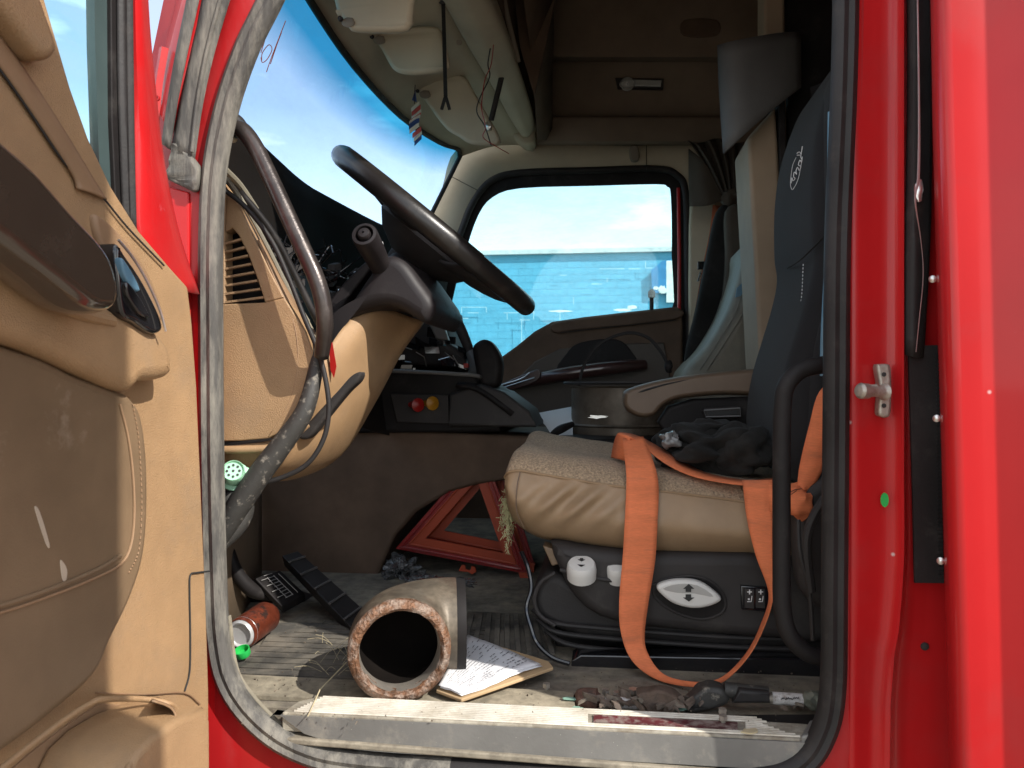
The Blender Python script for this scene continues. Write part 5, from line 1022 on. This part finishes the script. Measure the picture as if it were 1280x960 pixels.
for (x, y, lb) in ((683, 860, 'loose steel bolt head by the corner of the black seat box'), (757, 868, 'upright bolt behind the left rod label'), (771, 871, 'dark nut standing between two bolts behind the rod'), (792, 867, 'round flanged bolt nearest the right boot of the left rod'), (903, 893, 'small bolt head on the black bracket plate'), (904, 902, 'lower bolt head on the black bracket plate')):
    p = G(x, y + 8, ZF + (.012 if x > 880 else .0)); r_ = .0065 if x != 792 else .009
    b_ = thing('loose_bolt', lb, 'bolt', p, 'loose bolts on the cab floor')
    mk('head', lathe(p + Z * .012, Z, [(.0005, .007), (r_, .007), (r_, 0), (r_ * .6, 0)], 6), M['steel'], b_, smooth=20)
    mk('shank', tube([p, p + Z * .013], r_ * .55, 8), M['steel'], b_)
single('cardboard_scrap', 'torn yellowish cardboard scrap on the sill beside the black bracket', 'scrap', slab([G(x, y, ZS + .006) for x, y in irr(938, 913, 15, 4, 14, .5)], -Z * .002), M['straw'], smooth=0)
single('teal_flakes', 'green-blue corroded flakes around the left rod', 'flakes', J(*[slab([G(x, y, ZF + .012) for x, y in irr(cx, cy, rx, ry, 9, .6)], -Z * .001) for cx, cy, rx, ry in ((712, 873, 12, 3), (722, 886, 12, 4), (850, 886, 12, 3), (845, 893, 10, 2))]), mat('verdigris', (.20, .34, .27), .9), smooth=0)
# crumbs and straw
random.seed(21); cr_ = []
for i in range(420):
    x = random.uniform(300, 1000); y = random.uniform(835, 905) if i % 3 else random.uniform(780, 860)
    z = ZF + .009 if y < 884 else ZS + .001
    if y >= 884 and x > 740 and random.random() < .4: continue
    p = G(x, y, z); s_ = random.uniform(.0004, .0014) * (1.4 if i % 17 == 0 else 1)
    cr_.append(box(p + Z * s_ * .3, s_ * 2, s_ * 1.4, s_, ax=V((random.random() - .5, random.random() - .5, .1)).normalized(), ay=V((.1, .9, .3)).normalized(), az=Z))
single('floor_crumbs', 'scattered dirt crumbs and grit over the sill and floor', 'dirt', J(*cr_), mat('dirt_crumbs', (.14, .11, .08), .9, var=.5, vs=60), kind='stuff', smooth=0)
sw_ = []
for i in range(26):
    p = G(random.uniform(400, 455), random.uniform(800, 850), ZF + .015); e = p + V((random.uniform(-.05, .05), random.uniform(-.03, .03), random.uniform(0, .035)))
    sw_.append(tube([p, (p + e) / 2 + V((0, 0, .006)), e], .0004, 4, 3, cap=False))
sw_.append(tube([G(385, 895, ZS + .004), G(400, 862, ZF + .02), G(433, 828, ZF + .04)], .0011, 5))
single('dry_straw', 'dry straw stalks between the mat and the pipe elbow', 'straw', J(*sw_), M['straw'], kind='stuff')
# striker on the rear jamb, green dot
sk2 = thing('door_striker', 'worn steel door striker bolted to the red rear jamb', 'striker', P(1105, 487, -.01))
mk('plate', puff(px([(1096, 458), (1102, 455), (1110, 455), (1114, 460), (1115, 486), (1114, 516), (1109, 522), (1102, 521), (1098, 515), (1100, 486)], P, -.022), N * .02, .004, 3), M['steel'], sk2)
mk('pin', lathe(P(1106, 490, -.03), (P(1066, 488, -.055) - P(1106, 490, -.03)), [(.012, 0), (.009, .004), (.0075, .006), (.0075, .028), (.0105, .030), (.011, .042), (.008, .046), (.0005, .047)], 24), M['steel'], sk2)
mk('pin_bracket', plate([(1072, 482), (1098, 480), (1100, 496), (1074, 497)], -.032, .006), M['steel'], sk2, bevel=.002)
for y in (468, 507): mk('screw_hole', lathe(P(1105, y, -.024), -N, [(.0032, 0), (.0025, .0006)], 12, True), M['mark'], sk2)
single('green_dot_sticker', 'small oval green sticker on the red rear jamb below the striker', 'sticker', plate([(1106 + 5 * math.cos(t / 20 * 6.283), 625 + 9 * math.sin(t / 20 * 6.283)) for t in range(20)], -.009, .002), M['green'])
